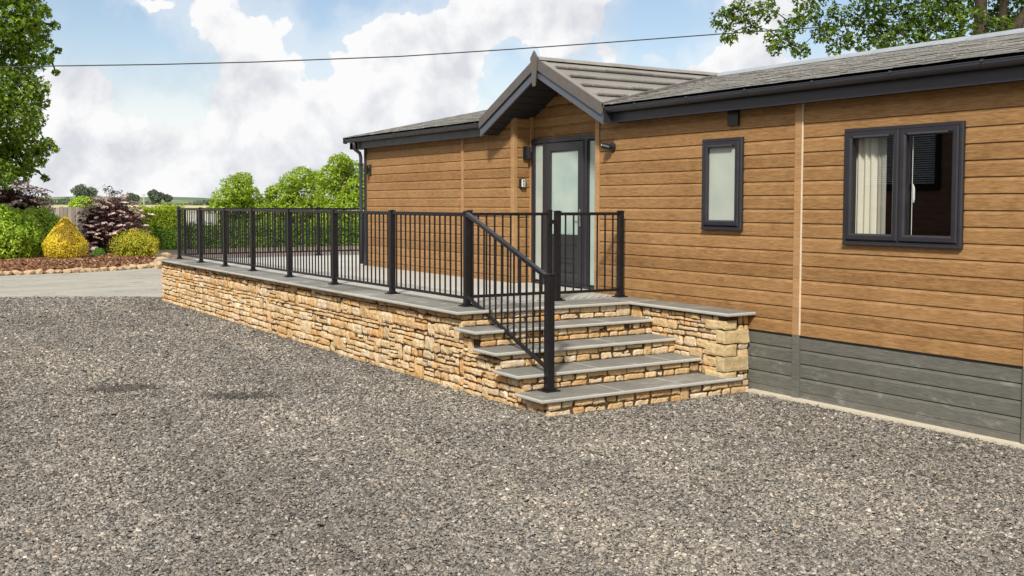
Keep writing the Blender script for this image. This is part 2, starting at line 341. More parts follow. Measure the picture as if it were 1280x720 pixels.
MT['elder'] = leaf_mat('purple_elder_leaves', [(.1, (0.033, 0.018, 0.021)), (.5, (0.083, 0.042, 0.045)), (.9, (0.180, 0.098, 0.083))], .2)
MT['lime'] = leaf_mat('lime_leaves', [(.1, (0.149, 0.253, 0.017)), (.5, (0.322, 0.460, 0.034)), (.9, (0.517, 0.644, 0.081))], .3)
MT['fartree'] = leaf_mat('haze_tinted_far_leaves', [(.1, (.10, .135, .10)), (.9, (.18, .22, .16))], .2)  # leaf colour paled and greyed to stand in for distance haze
M = Mat('pink_elder_flowers'); M.rgb(M.ramp(M.island(), [(0, (.62, .40, .38)), (.5, (.78, .60, .55)), (1, (.88, .80, .72))]), .8, .2); MT['flower'] = M.m
M = Mat('tree_bark'); v = M.coords((1, 1, .25)); n1 = M.noise(v, 14, 8, .7)
M.rgb(M.ramp(n1, [(.3, (.025, .02, .015)), (.7, (.085, .066, .047))]), .95, .1); M.bump(n1, .8, .03); MT['bark'] = M.m
M = Mat('fence_wood'); v = M.coords((1, 1, .12)); n1 = M.noise(v, 22, 6, .65); isl = M.island()
M.rgb(M.ramp(M.math('ADD', M.math('MULTIPLY', n1, .6), M.math('MULTIPLY', isl, .4)), [(.25, (.30, .24, .19)), (.75, (.58, .50, .42))]), .9, .2); MT['fence'] = M.m
MT['rock'] = stone_mat('edging_rock', [(0, (.40, .28, .17)), (.5, (.52, .40, .26)), (1, (.44, .30, .18))])
MT['whitefence'] = plain('white_painted_metal', (.72, .72, .72), .5).m
MT['wire'] = plain('black_cable', (.012, .012, .012), .5).m
M = Mat('kerb_concrete'); M.rgb(M.ramp(M.noise(M.coords(), 20, 6, .7), [(.3, (.50, .43, .32)), (.7, (.66, .60, .48))]), .9, .2); MT['concrete'] = M.m

# ------------------------------------------------------------------ mesh helpers
def wloc(o):
    v = Vector((0, 0, 0))
    while o is not None: v = v+o.location; o = o.parent
    return v
def mesh_obj(name, V, F, mats, parent=None, smooth=False, mi=None, bevel=0, loc=None):
    me = bpy.data.meshes.new(name)
    V = np.asarray(V, dtype=np.float32).reshape(-1, 3)
    off = wloc(parent) if parent is not None else Vector(loc if loc is not None else (0, 0, 0))
    V = V-np.array(off, dtype=np.float32)
    if isinstance(F, np.ndarray):
        n, k = F.shape
        me.vertices.add(len(V)); me.vertices.foreach_set('co', V.ravel())
        me.loops.add(n*k); me.loops.foreach_set('vertex_index', F.astype(np.int32).ravel())
        me.polygons.add(n); me.polygons.foreach_set('loop_start', np.arange(0, n*k, k, dtype=np.int32))
        try: me.polygons.foreach_set('loop_total', np.full(n, k, dtype=np.int32))
        except Exception: pass
        me.update(calc_edges=True)
    else:
        me.from_pydata([tuple(map(float, v)) for v in V], [], F); me.update()
    for mm in (mats if isinstance(mats, (list, tuple)) else [mats]): me.materials.append(mm)
    if mi is not None: me.polygons.foreach_set('material_index', np.asarray(mi, dtype=np.int32))
    if smooth: me.polygons.foreach_set('use_smooth', np.ones(len(me.polygons), dtype=bool))
    o = bpy.data.objects.new(name, me); COL.objects.link(o)
    if parent is not None: o.parent = parent
    elif loc is not None: o.location = loc
    if bevel:
        b = o.modifiers.new('bevel', 'BEVEL'); b.width = bevel; b.segments = 2; b.limit_method = 'ANGLE'; b.angle_limit = R(40)
    return o
def tag(o, label=None, cat=None, group=None, kind=None):
    if label: o['label'] = label
    if cat: o['category'] = cat
    if group: o['group'] = group
    if kind: o['kind'] = kind
    return o
def thing(name, label, cat, loc=(0, 0, 0), group=None):
    o = bpy.data.objects.new(name, None); COL.objects.link(o); o.location = loc; o.empty_display_size = .2
    return tag(o, label, cat, group)

class MB:
    def __init__(s): s.V = []; s.F = []; s.I = []
    def add(s, V, F, i=0):
        n = len(s.V); s.V += [tuple(v) for v in V]; s.F += [tuple(a+n for a in f) for f in F]; s.I += [i]*len(F); return s
    def box(s, x0, x1, y0, y1, z0, z1, i=0):
        V = [(x, y, z) for z in (z0, z1) for y in (y0, y1) for x in (x0, x1)]
        return s.add(V, [(0, 2, 3, 1), (4, 5, 7, 6), (0, 1, 5, 4), (2, 6, 7, 3), (0, 4, 6, 2), (1, 3, 7, 5)], i)
    def hexa(s, P, i=0):          # 8 points: bottom ring 0-3, top ring 4-7
        return s.add(P, [(3, 2, 1, 0), (4, 5, 6, 7), (0, 1, 5, 4), (1, 2, 6, 5), (2, 3, 7, 6), (3, 0, 4, 7)], i)
    def extr(s, poly, axis, a, b, i=0, cap=True):
        """extrude a 2D polygon (other two axes in order) along axis from a to b"""
        def p3(q, t):
            q = list(q); q.insert(axis, t); return tuple(q)
        n = len(poly); V = [p3(q, a) for q in poly]+[p3(q, b) for q in poly]
        F = [(k, (k+1) % n, n+(k+1) % n, n+k) for k in range(n)]
        if cap: F += [tuple(range(n-1, -1, -1)), tuple(range(n, 2*n))]
        return s.add(V, F, i)
    def tube(s, pts, r, n=8, i=0, cap=True):
        pts = [Vector(p) for p in pts]; rs = r if isinstance(r, (list, tuple)) else [r]*len(pts)
        V = []; F = []; up = Vector((0, 0, 1)); px = None
        for k, p in enumerate(pts):
            t = (pts[min(k+1, len(pts)-1)]-pts[max(k-1, 0)]).normalized()
            if px is None: px = t.orthogonal().normalized()
            px = (px-t*px.dot(t)).normalized(); q = t.cross(px)
            for a in range(n):
                an = 2*math.pi*a/n; V.append(p+(px*math.cos(an)+q*math.sin(an))*rs[k])
        for k in range(len(pts)-1):
            for a in range(n): F.append((k*n+a, k*n+(a+1) % n, (k+1)*n+(a+1) % n, (k+1)*n+a))
        if cap: F += [tuple(range(n-1, -1, -1)), tuple(range((len(pts)-1)*n, len(pts)*n))]
        return s.add(V, F, i)
    def bar(s, a, b, w, h, i=0):  # square bar between two points
        a = Vector(a); b = Vector(b); t = (b-a).normalized(); up = Vector((0, 0, 1))
        sx_ = t.cross(up) if abs(t.z) < .95 else Vector((1, 0, 0)); sx_.normalize(); sy_ = sx_.cross(t).normalized()
        P = []
        for p in (a, b):
            for u, v_ in ((-1, -1), (1, -1), (1, 1), (-1, 1)): P.append(p+sx_*u*w/2+sy_*v_*h/2)
        return s.hexa(P, i)
    def build(s, name, mats, parent=None, **k):
        return mesh_obj(name, s.V, s.F, mats, parent, mi=s.I if isinstance(mats, list) else None, **k)

# ================================================================== SETTING
# the ground: one sheet to the horizon, roads and gravel laid above it
def sheet(name, poly, z, mat, **k):
    o = MB().add([(x, y, z) for x, y in poly], [tuple(range(len(poly)))]).build(name, mat); tag(o, kind='structure', **k); return o
sheet('ground', [(-900, -300), (1500, -300), (1500, 1800), (-900, 1800)], G-.03, MT['field'])
def gedge(x): return 26.84-.53*x
sheet('road', [(-40, -8), (60, -8), (60, 37), (14, 37), (9.6, 37.3), (8.8, 36), (-40, 36)], G-.012, MT['road'])
sheet('path', [(9.0, 36.6), (60, 36.6), (60, 52), (9.0, 52)], G-.008, MT['path'])
ge = [(x, gedge(x)+.12*math.sin(x*1.7)+.05*math.sin(x*5.1)) for x in np.linspace(30, -22, 90)]
sheet('gravel_bed', [(-22, -7), (30, -7)]+ge, G, MT['gravel'])

# far hills: ridges rising beyond the fields
def hill(y0, x0, x1, hfun, depth, seed, mat='hill'):
    V = []; F = []; nx, ny = 90, 8
    for j in range(ny+1):
        t = j/ny; prof = math.sin(t*math.pi)**.8 if 0 < t < 1 else 0
        for i in range(nx+1):
            x = x0+(x1-x0)*i/nx; h = hfun(x)+.25*hfun(x)*noise.noise(Vector((x*.03, seed, t*2)))
            V.append((x, y0+depth*t, G-.05+max(0, h)*prof))
    for j in range(ny):
        for i in range(nx): a = j*(nx+1)+i; F.append((a, a+1, a+nx+2, a+nx+1))
    o = mesh_obj('hill', V, F, MT[mat], smooth=True); tag(o, kind='structure')
hill(150, -20, 330, lambda x: 1.55+.25*math.sin(x*.05), 160, 1, 'pale')
hill(420, -50, 700, lambda x: 5.0+1.5*math.sin(x*.021+.6)+.6*math.sin(x*.06), 260, 5)

# ================================================================== RUBBLE WALLING
def rubble(u0, u1, z0, z1, toP, seed, topz=None, hmin=.05, hmax=.125, dpt=.05, jag=.008, wmin=.07, wmax=.34, sub=5):
    """coursed rubble on a plane. toP(u, z, d) -> xyz. topz(u): stepped upper limit"""
    rr = random.Random(seed); V = []; F = []
    def wave(k, u): return .014*noise.noise(Vector((u*1.6, k*3.7, seed)))+.006*noise.noise(Vector((u*6., k*5.1, seed+9)))
    zs = [z0]
    while zs[-1] < z1-.03:
        zs.append(zs[-1]+rr.uniform(hmin, hmax))
    if len(zs) > 2 and zs[-1] > z1:
        sc = (z1-z0)/(zs[-1]-z0); zs = [z0+(q-z0)*sc for q in zs]
    K = len(zs)-1
    def zl(k, u):
        if k == 0: return z0
        return zs[k]+(wave(k, u) if 0 < k < K else 0)
    def stone(ua, ub, fa, fb, k):
        # fa, fb: functions of u giving lower and upper edge
        if topz is not None:
            um = (ua+ub)/2; lim_ = min(topz(ua+.01), topz(ub-.01))
            if fa(um) > lim_-.02: return
            fb_ = lambda u: min(fb(u), lim_)
        else: fb_ = fb
        h = fb_((ua+ub)/2)-fa((ua+ub)/2)
        if h < .015: return
        gap = rr.uniform(.0015, .006); d0 = rr.uniform(-.022, .020); n = sub
        skew = rr.uniform(-.018, .018)*min(1, h/.08); skew2 = rr.uniform(-.018, .018)*min(1, h/.08)
        nu = max(3, min(9, int((ub-ua)/.03)+2)); nz = 4 if h > .05 else 3
        base = len(V); sd_ = rr.uniform(0, 100); rc = min(.022, h*.34, (ub-ua)*.3)
        def P(s, t):
            ul = ua+gap+skew*(t-.5); ur = ub-gap+skew2*(t-.5)
            u = ul+(ur-ul)*s; za = fa(u)+gap; zb = fb_(u)-gap
            # rounded corners: pull corners in
            du = min(s, 1-s)*(ur-ul); dz = min(t, 1-t)*(zb-za)
            z = za+(zb-za)*t
            return u, z, du, dz, (ul+ur)/2, (za+zb)/2
        for j in range(nz+1):
            for i in range(nu+1):
                s, t = i/nu, j/nz
                u, z, du, dz, cu, cz = P(s, t)
                e = 0
                if (i in (0, nu)) and (j in (0, nz)):
                    u += (rc*.45 if i == 0 else -rc*.45)*rr.uniform(.3, 1.3); z += (rc*.45 if j == 0 else -rc*.45)*rr.uniform(.3, 1.3)
                elif i in (0, nu): u += (1 if i == 0 else -1)*rr.uniform(0, .006)
                elif j in (0, nz): z += (1 if j == 0 else -1)*rr.uniform(-.001, .006)*min(1, h/.06)
                edge = i in (0, nu) or j in (0, nz)
                d = d0+.012*noise.noise(Vector((u*14+sd_, z*18, sd_)))+.008*noise.noise(Vector((u*40, z*40+sd_, sd_)))
                if edge: d -= .012+.008*rr.random()
                V.append(toP(u, z, d))
        W = nu+1
        for j in range(nz):
            for i in range(nu):
                a = base+j*W+i; F.append((a, a+1, a+W+1, a+W))
        # sides going back into the wall
        ring = [base+i for i in range(W)]+[base+j*W+nu for j in range(1, nz+1)]+[base+nz*W+i for i in range(nu-1, -1, -1)]+[base+j*W for j in range(nz-1, 0, -1)]
        nb = len(V)
        uvd = [(q) for q in ring]
        for q in ring:
            p = V[q]; V.append(tuple(np.array(p)+np.array(toP(0, 0, -dpt))-np.array(toP(0, 0, 0))))
        L = len(ring)
        for q in range(L):
            F.append((ring[(q+1) % L], ring[q], nb+q, nb+(q+1) % L))
    # fill row by row, now and then joining two rows for a bigger block
    blocked = {}
    for k in range(K):
        u = u0
        while u < u1-.001:
            busy = [b for b in blocked.get(k, []) if b[0] <= u+.002 < b[1]]
            if busy: u = busy[0][1]; continue
            nxt = min([b[0] for b in blocked.get(k, []) if b[0] > u+.002]+[u1])
            wd = rr.uniform(wmin, wmax) if rr.random() < .75 else rr.uniform(wmin, wmin*1.8)
            ub = u+wd
            if nxt-ub < wmin*.8: ub = nxt if nxt-u < wmax*1.3 else u+(nxt-u)/2
            r = rr.random(); hk = zs[k+1]-zs[k]
            if r < .10 and k < K-1 and zs[k+2]-zs[k] < .21 and ub-u < .26:
                stone(u, ub, lambda q, k=k: zl(k, q), lambda q, k=k: zl(k+2, q), k); blocked.setdefault(k+1, []).append((u, ub)); blocked[k+1].sort()
            elif r < .30 and hk > .085 and ub-u > .1:
                fm = rr.uniform(.35, .65); mid_ = lambda q, k=k, fm=fm: zl(k, q)*(1-fm)+zl(k+1, q)*fm
                stone(u, ub, lambda q, k=k: zl(k, q), mid_, k)
                um = u+(ub-u)*rr.uniform(.35, .65)
                if rr.random() < .5: stone(u, um, mid_, lambda q, k=k: zl(k+1, q), k); stone(um, ub, mid_, lambda q, k=k: zl(k+1, q), k)
                else: stone(u, ub, mid_, lambda q, k=k: zl(k+1, q), k)
            else:
                stone(u, ub, lambda q, k=k: zl(k, q), lambda q, k=k: zl(k+1, q), k)
            u = ub
    return V, F

TX0, TX1, TY0, TY1 = 5.72, 14.5, 10.02, 22.85     # terrace walls
WX = 8.42                                          # lodge wall
terrace = thing('terrace', 'raised terrace with rubble stone retaining wall and grey slab coping beside the lodge', 'terrace', (7, 14, G))
V, F = rubble(TY0, TY1, G-.02, -.034, lambda u, z, d: (TX0-d, u, z), 3, hmin=.05, hmax=.15, wmin=.07, wmax=.32)
b = MB(); b.V = V; b.F = F; b.I = [0]*len(F)
b.box(TX0+.028, TX0+.5, TY0+.02, TY1, G-.02, -.036, 1)
o = b.build('retaining_wall', [MT['stone'], MT['mortar']], terrace, smooth=False)
V, F = rubble(TX0+.02, TX1, G-.02, -.034, lambda u, z, d: (u, TY1+d, z), 4, wmax=.5, hmax=.16)
b = MB(); b.V = V; b.F = F; b.I = [0]*len(F); b.box(TX0+.5, TX1, TY1-.4, TY1-.028, G-.02, -.036, 1)
b.build('end_wall', [MT['stone'], MT['mortar']], terrace)
# coping: separate slabs with pale rounded nosing, joints left between
def slab(bm, x0, x1, y0, y1, zt, th=.034, j=.003, nose=None):
    """slab with the pale sawn edge as second material; nose: sides that show"""
    bm.box(x0+j, x1-j, y0+j, y1-j, zt-th, zt, 0)
def slab_obj(name, rects, zt, parent, mat=None, edge=True, th=.034):
    bm = MB()
    for (x0, x1, y0, y1) in rects:
        j = .0012; e = .006
        X0, X1, Y0, Y1 = x0+j, x1-j, y0+j, y1-j
        z0 = zt-th
        # ring of profile: bottom, bulge, top inset
        prof = [(0.004, z0), (0, z0+.008), (0, zt-.010), (.004, zt-.003), (e, zt)]
        base = len(bm.V)
        for ins, z in prof:
            for x, y in ((X0+ins, Y0+ins), (X1-ins, Y0+ins), (X1-ins, Y1-ins), (X0+ins, Y1-ins)): bm.V.append((x, y, z))
        for k in range(len(prof)-1):
            for a in range(4):
                bm.F.append((base+k*4+a, base+k*4+(a+1) % 4, base+(k+1)*4+(a+1) % 4, base+(k+1)*4+a)); bm.I.append(1)
        t = base+(len(prof)-1)*4; bm.F.append((t, t+1, t+2, t+3)); bm.I.append(0)
        bm.F.append((base+3, base+2, base+1, base)); bm.I.append(1)
    return bm.build(name, [mat or MT['slab'], MT['edge']], parent)
EX0 = 5.62; EY0 = 9.97; CW = .62
rects = []; y = EY0+.0
rects.append((EX0, EX0+CW, EY0, EY0+.56)); y = EY0+.56
while y < TY1+.06-.2:
    y2 = min(y+random.choice([.6, .9, .9, .75]), TY1+.06); rects.append((EX0, EX0+CW, y, y2)); y = y2
slab_obj('coping', rects, 0, terrace)
rects = []; x = EX0+CW
while x < WX-.05:
    x2 = min(x+.9, WX); x2 = WX if WX-x2 < .3 else x2; rects.append((x, x2, EY0, EY0+.56)); x = x2
slab_obj('landing_coping', rects, 0, terrace)
rects = []; x = EX0+CW
while x < TX1: rects.append((x, min(x+.9, TX1), TY1-.5, TY1+.06)); x += .9
slab_obj('end_coping', rects, 0, terrace)
rects = []
y = EY0+.56; r_ = 0
while y < TY1-.52:
    y2 = min(y+.6, TY1-.5); x = EX0+CW-(.45 if r_ % 2 else 0)
    lim = TX1 if y > 18.62 else 9.0
    while x < lim:
        xa = max(x, EX0+CW); rects.append((xa, min(x+.9, lim), y, y2)); x += .9
    y = y2; r_ += 1
slab_obj('floor_paving', rects, -.002, terrace, MT['floor'])
bb = MB().box(TX0+.52, 9.0, EY0+.3, TY1-.45, G, -.06).box(9.0, TX1, 18.7, TY1-.45, G, -.06); bb.build('base', MT['mortar'], terrace)

# ------------------------------------------------------------------ steps
steps = thing('stone_steps', 'four wide grey slab steps with rubble stone risers leading up to the terrace', 'steps', (7, 9.2, G))
TR = [(9.58, -.175), (9.17, -.353), (8.75, -.530), (8.32, -.705)]      # nosing front Y, top z
FX0 = 8.05                                                          # flank wall face
fronts = [EY0+.05]+[t[0]+.045 for t in TR]; tops = [0]+[t[1] for t in TR]
for k, (yf, zt) in enumerate(TR):
    back = ([EY0]+[t[0] for t in TR])[k]+.06
    xr = FX0-.004 if k < 3 else 8.26
    js = [5.62]; 
    while js[-1] < xr-.9: js.append(js[-1]+random.choice([.78, .92, 1.0]))
    js.append(xr)
    rc_ = [(js[i], js[i+1], yf, back) for i in range(len(js)-1)]
    if k == 3:  # last slab wider than the flank: its projecting front only
        rc_ = rc_[:-1]+[(js[-2], FX0-.004, yf, back)]
        rc_.append((FX0-.004, xr, yf, 8.375))
    slab_obj('tread', rc_, zt, steps)
# risers: rubble below each nosing, butting the side wall
for k in range(5):
    yf = fronts[k]; z1 = tops[k]-.036; z0 = (tops[k+1]-.0 if k < 4 else G-.02)
    xr = FX0+.02 if k < 4 else 8.40
    V, F = rubble(TX0+.0, xr, z0, z1, lambda u, z, d, yf=yf: (u, yf-d*.6, z), 20+k, hmin=.06, hmax=.085, dpt=.04, wmin=.10, wmax=.30)
    b = MB(); b.V = V; b.F = F; b.I = [0]*len(F); b.box(TX0+.04, xr, yf+.014, yf+.25, z0, z1-.002, 1)
    b.build('riser', [MT['stone'], MT['mortar']], steps)
def steptop(u):
    for k in range(4, -1, -1):
        if u < fronts[k-1] if k > 0 else True:
            return tops[k]-.036
    return -.036
V, F = rubble(fronts[4]-.0, TY0+.02, G-.02, -.036, lambda u, z, d: (TX0-d, u, z), 3, topz=steptop, wmax=.26)
b = MB(); b.V = V; b.F = F; b.I = [0]*len(F)
for k in range(1, 5): b.box(TX0+.028, TX0+.3, fronts[k]+.02, fronts[k-1]+.02, G-.02, tops[k]-.038, 1)
b.build('side_wall', [MT['stone'], MT['mortar']], steps)

# ------------------------------------------------------------------ flank wall
flank = thing('flank_wall', 'short rubble wall with yellow quoins between the steps and the wood lodge', 'stone wall', (8.2, 9, G))
V, F = rubble(8.512, EY0+.06, G-.02, -.036, lambda u, z, d: (FX0-d*.6, u, z), 31, wmax=.30)
b = MB(); b.V = V; b.F = F; b.I = [0]*len(F)
V, F = rubble(8.26, WX-.006, G-.02, -.036, lambda u, z, d: (u, 8.40-d*.6, z), 32, hmin=.10, hmax=.16, wmax=.2); b.add(V, F, 0)
b.box(FX0+.02, WX-.006, 8.42, EY0+.05, G-.02, -.04, 1)
b.build('walling', [MT['stone'], MT['mortar']], flank)
z = G+.10; k = 0; bq = MB()
qh = [.135, .165, .135, .155, .105]
def rough_block(x0, x1, y0, y1, z0, z1, seed, amp=.008):
    bm = bmesh.new(); bmesh.ops.create_cube(bm, size=1); bmesh.ops.subdivide_edges(bm, edges=bm.edges[:], cuts=4, use_grid_fill=True)
    for v in bm.verts:
        p = Vector(v.co); m_ = sorted([abs(abs(c)-.5) for c in p]); 
        q = Vector((x0+(x1-x0)*(p.x+.5), y0+(y1-y0)*(p.y+.5), z0+(z1-z0)*(p.z+.5)))
        edge = sum(1 for c in p if abs(abs(c)-.5) < 1e-4)
        c0 = Vector(((x0+x1)/2, (y0+y1)/2, (z0+z1)/2))
        if edge >= 2: q += (c0-q).normalized()*.009
        q += Vector((noise.noise(q*9+Vector((seed, 0, 0))), noise.noise(q*9+Vector((0, seed, 0))), noise.noise(q*9+Vector((0, 0, seed))*.5)))*amp
        v.co = q
    V = [tuple(v.co) for v in bm.verts]; F = [tuple(v.index for v in f.verts) for f in bm.faces]; bm.free(); return V, F
while k < 5:
    h = qh[k]; z2 = min(z+h, -.038)
    ly, lx = ((.13, .358), (.30, .17))[(k+1) % 2]
    V, F = rough_block(FX0-.024, FX0+lx*.98, 8.372, 8.385+ly, z+.005, z2-.004, k*3.1, .011); bq.add(V, F)
    z = z2; k += 1
bq.build('quoins', MT['quoin'], flank)
slab_obj('coping', [(8.0, WX-.004, 8.30, 8.98), (8.0, WX-.004, 8.98, EY0-.004)], 0.0, flank)

# ================================================================== RAILINGS
def cap_post(parent, x, y, z0, z1, w=.066, plate=.15, name='post'):
    h = w/2; bm = MB().box(x-h, x+h, y-h, y+h, z0+.012, z1-.012)
    bm.box(x-h-.006, x+h+.006, y-h-.006, y+h+.006, z1-.012, z1)
    bm.box(x-h+.008, x+h-.008, y-h+.008, y+h-.008, z1, z1+.006)
    p = plate/2
    if plate: 
        bm.box(x-p, x+p, y-p, y+p, z0+.0005, z0+.014); bm.box(x-h-.014, x+h+.014, y-h-.014, y+h+.014, z0+.014, z0+.034)
    return bm.build(name, MT['black'], parent, bevel=.003)
def baluster(parent, x, y, z0, z1, r=.0112):
    return MB().tube([(x, y, z0), (x, y, z1)], r, 8).build('baluster', MT['black'], parent, smooth=False)
def bay(parent, a, b, n, ztop=1.045, zbot=.09):
    """balusters between two posts a and b (x,y)"""
    a = Vector((*a, 0)); b = Vector((*b, 0)); 
    for i in range(1, n):
        p = a.lerp(b, i/n); baluster(parent, p.x, p.y, zbot, ztop)
def rail_bar(parent, name, a, b, w=.042, h=.042, mat='black'):
    return MB().bar(a, b, w, h).build(name, MT[mat], parent, bevel=.004)
PX = 6.04; PY = [10.48, 12.42, 14.32, 16.13, 17.90, 19.46, 21.02, 22.60]
PT = 1.085; RT = 1.05
rl = thing('front_railing', 'long black metal railing with square posts along the stone wall edge of the terrace', 'railing', (PX, 16, 0), 'black metal railings of the terrace')
for y in PY: cap_post(rl, PX, y, 0, PT)
for i in range(7):
    ya, yb = PY[i]+.033, PY[i+1]-.033
    rail_bar(rl, 'top_rail', (PX, ya, RT), (PX, yb, RT)); rail_bar(rl, 'bottom_rail', (PX, ya, .095), (PX, yb, .095), .032, .032)
    bay(rl, (PX, PY[i]), (PX, PY[i+1]), 15 if i < 3 else (14 if i < 5 else 12))
EXP = [7.60, 9.15, 10.70, 12.25, 13.80]
rl2 = thing('end_railing', 'black metal railing across the far end of the terrace in front of the hedge', 'railing', (9, 22.6, 0), 'black metal railings of the terrace')
for x in EXP: cap_post(rl2, x, 22.60, 0, PT)
q = [PX]+EXP
for i in range(5):
    rail_bar(rl2, 'top_rail', (q[i]+.033, 22.6, RT), (q[i+1]-.033, 22.6, RT)); rail_bar(rl2, 'bottom_rail', (q[i]+.033, 22.6, .095), (q[i+1]-.033, 22.6, .095), .032, .032)
    bay(rl2, (q[i], 22.6), (q[i+1], 22.6), 12)
gy = 10.56
gate = thing('railing_gate', 'black metal gate closed across the top of the steps between two posts', 'gate', (6.7, gy, 0))
for x in (PX+.085, 7.235): 
    bm = MB().box(x-.024, x+.024, gy-.024, gy+.024, .06, PT+.006).box(x-.028, x+.028, gy-.028, gy+.028, PT+.006, PT+.014); bm.build('stile', MT['black'], gate, bevel=.003)
rail_bar(gate, 'top_rail', (PX+.11, gy, RT), (7.21, gy, RT), .034, .036); rail_bar(gate, 'bottom_rail', (PX+.11, gy, .10), (7.21, gy, .10), .03, .034)
bay(gate, (PX+.085, gy), (7.235, gy), 10)
MB().box(7.20, 7.30, gy-.05, gy-.03, .93, .98).build('latch', MT['black'], gate, bevel=.002)
rl3 = thing('side_railing', 'short black railing panel between the gate post and the lodge wall', 'railing', (7.8, gy, 0), 'black metal railings of the terrace')
cap_post(rl3, 7.335, gy-.02, 0, PT); cap_post(rl3, 8.30, gy-.02, 0, PT)
rail_bar(rl3, 'top_rail', (7.37, gy-.02, RT), (8.266, gy-.02, RT), .034, .038); rail_bar(rl3, 'bottom_rail', (7.37, gy-.02, .095), (8.266, gy-.02, .095), .03, .034)
bay(rl3, (7.335, gy-.02), (8.30, gy-.02), 8)
sr = thing('stair_handrail', 'sloping black handrail with balusters running down the steps to a newel post', 'handrail', (5.98, 8.7, -.705))
NX, NY = 5.975, 8.72
cap_post(sr, NX, NY, -.705, .47, .078, .17, 'newel_post')
a = (PX-.02, PY[0]-.045, 1.055); c_ = (NX, NY+.045, .44)
# fit the slope: top at the corner post, lower end on the newel
rail_bar(sr, 'handrail', a, c_, .05, .042, 'rail_sheen')
a2 = (PX-.02, PY[0]-.045, .115); c2 = (NX, NY+.045, -.475); rail_bar(sr, 'bottom_rail', a2, c2, .032, .034)
for i in range(1, 13):
    t = i/13; p1 = Vector(a).lerp(Vector(c_), t); p2 = Vector(a2).lerp(Vector(c2), t); baluster(sr, p1.x, p1.y, p2.z, p1.z-.01)

# ================================================================== LODGE
lodge = thing('lodge', 'single storey holiday lodge clad in golden oak boards with grey skirting and a gabled porch', 'lodge', (11.4, 10, G))
HY0, HY1, HXB = 1.0, 18.42, 14.6
P = .1465; Z0 = -.193
def profile(zlo, zhi, z0=Z0, pitch=P):
    """(depth, z) points of ship-lap boards between two heights; depth is inwards"""
    k0 = math.floor((zlo-z0)/pitch); pts = []; k = k0
    shape = [(0, 0.0), (0, .74), (.012, .935), (.016, .937), (.016, .9999)]
    while z0+k*pitch < zhi:
        for d, t in shape: pts.append((d, z0+(k+t)*pitch))
        k += 1
    res = []
    def interp(z):
        for (d0, a0), (d1, a1) in zip(pts, pts[1:]):
            if a0 <= z <= a1 and a1 > a0: return d0+(d1-d0)*(z-a0)/(a1-a0)
        return 0
    res = [(interp(zlo), zlo)]+[q for q in pts if zlo < q[1] < zhi]+[(interp(zhi-1e-5), zhi)]
    return res
def clad(bm, plane, off, a, b, zlo, zhi, out=-1, islands=True, **kw):
    """boards on plane 'X' (faces -X) running a..b along Y, or plane 'Y' (faces -Y) running along X"""
    pr = profile(zlo, zhi, **kw); sub = []
    for d, z in pr:
        for t in (a, b): sub.append((off-out*d, t, z) if plane == 'X' else (t, off-out*d, z))
    for k in range(len(pr)-1):
        n = len(bm.V); V = [sub[2*k], sub[2*k+1], sub[2*k+3], sub[2*k+2]]
        # weld within one board only, so every board is an island
        if k and not (abs(pr[k][1]-pr[k-1][1]) < 1e-9) and pr[k][0] == 0 and pr[k-1][0] > .01: pass
        bm.V += V; bm.F.append((n, n+1, n+2, n+3)); bm.I.append(0)
def weld(o, d=1e-5):
    bm = bmesh.new(); bm.from_mesh(o.data); bmesh.ops.remove_doubles(bm, verts=bm.verts, dist=d); bm.to_mesh(o.data); bm.free()
WT = 2.21
BW = dict(y0=5.800, y1=7.115, z0=.776, z1=1.911); SW = dict(y0=8.517, y1=9.155, z0=.879, z1=1.911)
RY0, RY1, RXD = 11.22, 13.21, 8.74         # porch recess
GYC, GHW, GX = 12.17, 1.50, 8.10           # porch gable
def zsof(y): return 2.20+.5*max(0, GHW+.02-abs(y-GYC)) if abs(y-GYC) < GHW else WT
segs = []
def wallseg(a, b, holes=(), x=WX):
    bm = MB()
    for y0, y1, z0, z1 in holes:
        clad(bm, 'X', x, max(a, y0), min(b, y1), Z0, z0); clad(bm, 'X', x, max(a, y0), min(b, y1), z1, WT)
    cur = a
    for y0, y1, z0, z1 in sorted(holes):
        if y0 > cur: clad(bm, 'X', x, cur, y0, Z0, WT)
        cur = y1
    if cur < b: clad(bm, 'X', x, cur, b, Z0, WT)
    return bm
e = .03
bm = wallseg(HY0, 5.20); bm.build('wall_panel', MT['clad'], lodge)
bm = wallseg(5.20, 7.68, [(BW['y0']+e, BW['y1']-e, BW['z0']+e, BW['z1']-e)]); bm.build('wall_panel', MT['clad'], lodge)
bm = wallseg(7.68, RY0, [(SW['y0']+e, SW['y1']-e, SW['z0']+e, SW['z1']-e)])
for i in range(12):
    a_ = GYC-GHW+i*(RY0-(GYC-GHW))/12; b_ = GYC-GHW+(i+1)*(RY0-(GYC-GHW))/12; clad(bm, 'X', WX, a_, b_, WT, zsof(b_)+.10)
bm.build('wall_panel', MT['clad'], lodge)
bm = wallseg(RY1, 14.756)
for i in range(8):
    a_ = RY1+i*(GYC+GHW-RY1)/8; b_ = RY1+(i+1)*(GYC+GHW-RY1)/8; clad(bm, 'X', WX, a_, b_, WT, zsof(a_)+.10)
bm.build('wall_panel', MT['clad'], lodge)
bm = wallseg(14.756, HY1); bm.build('wall_panel', MT['clad'], lodge)
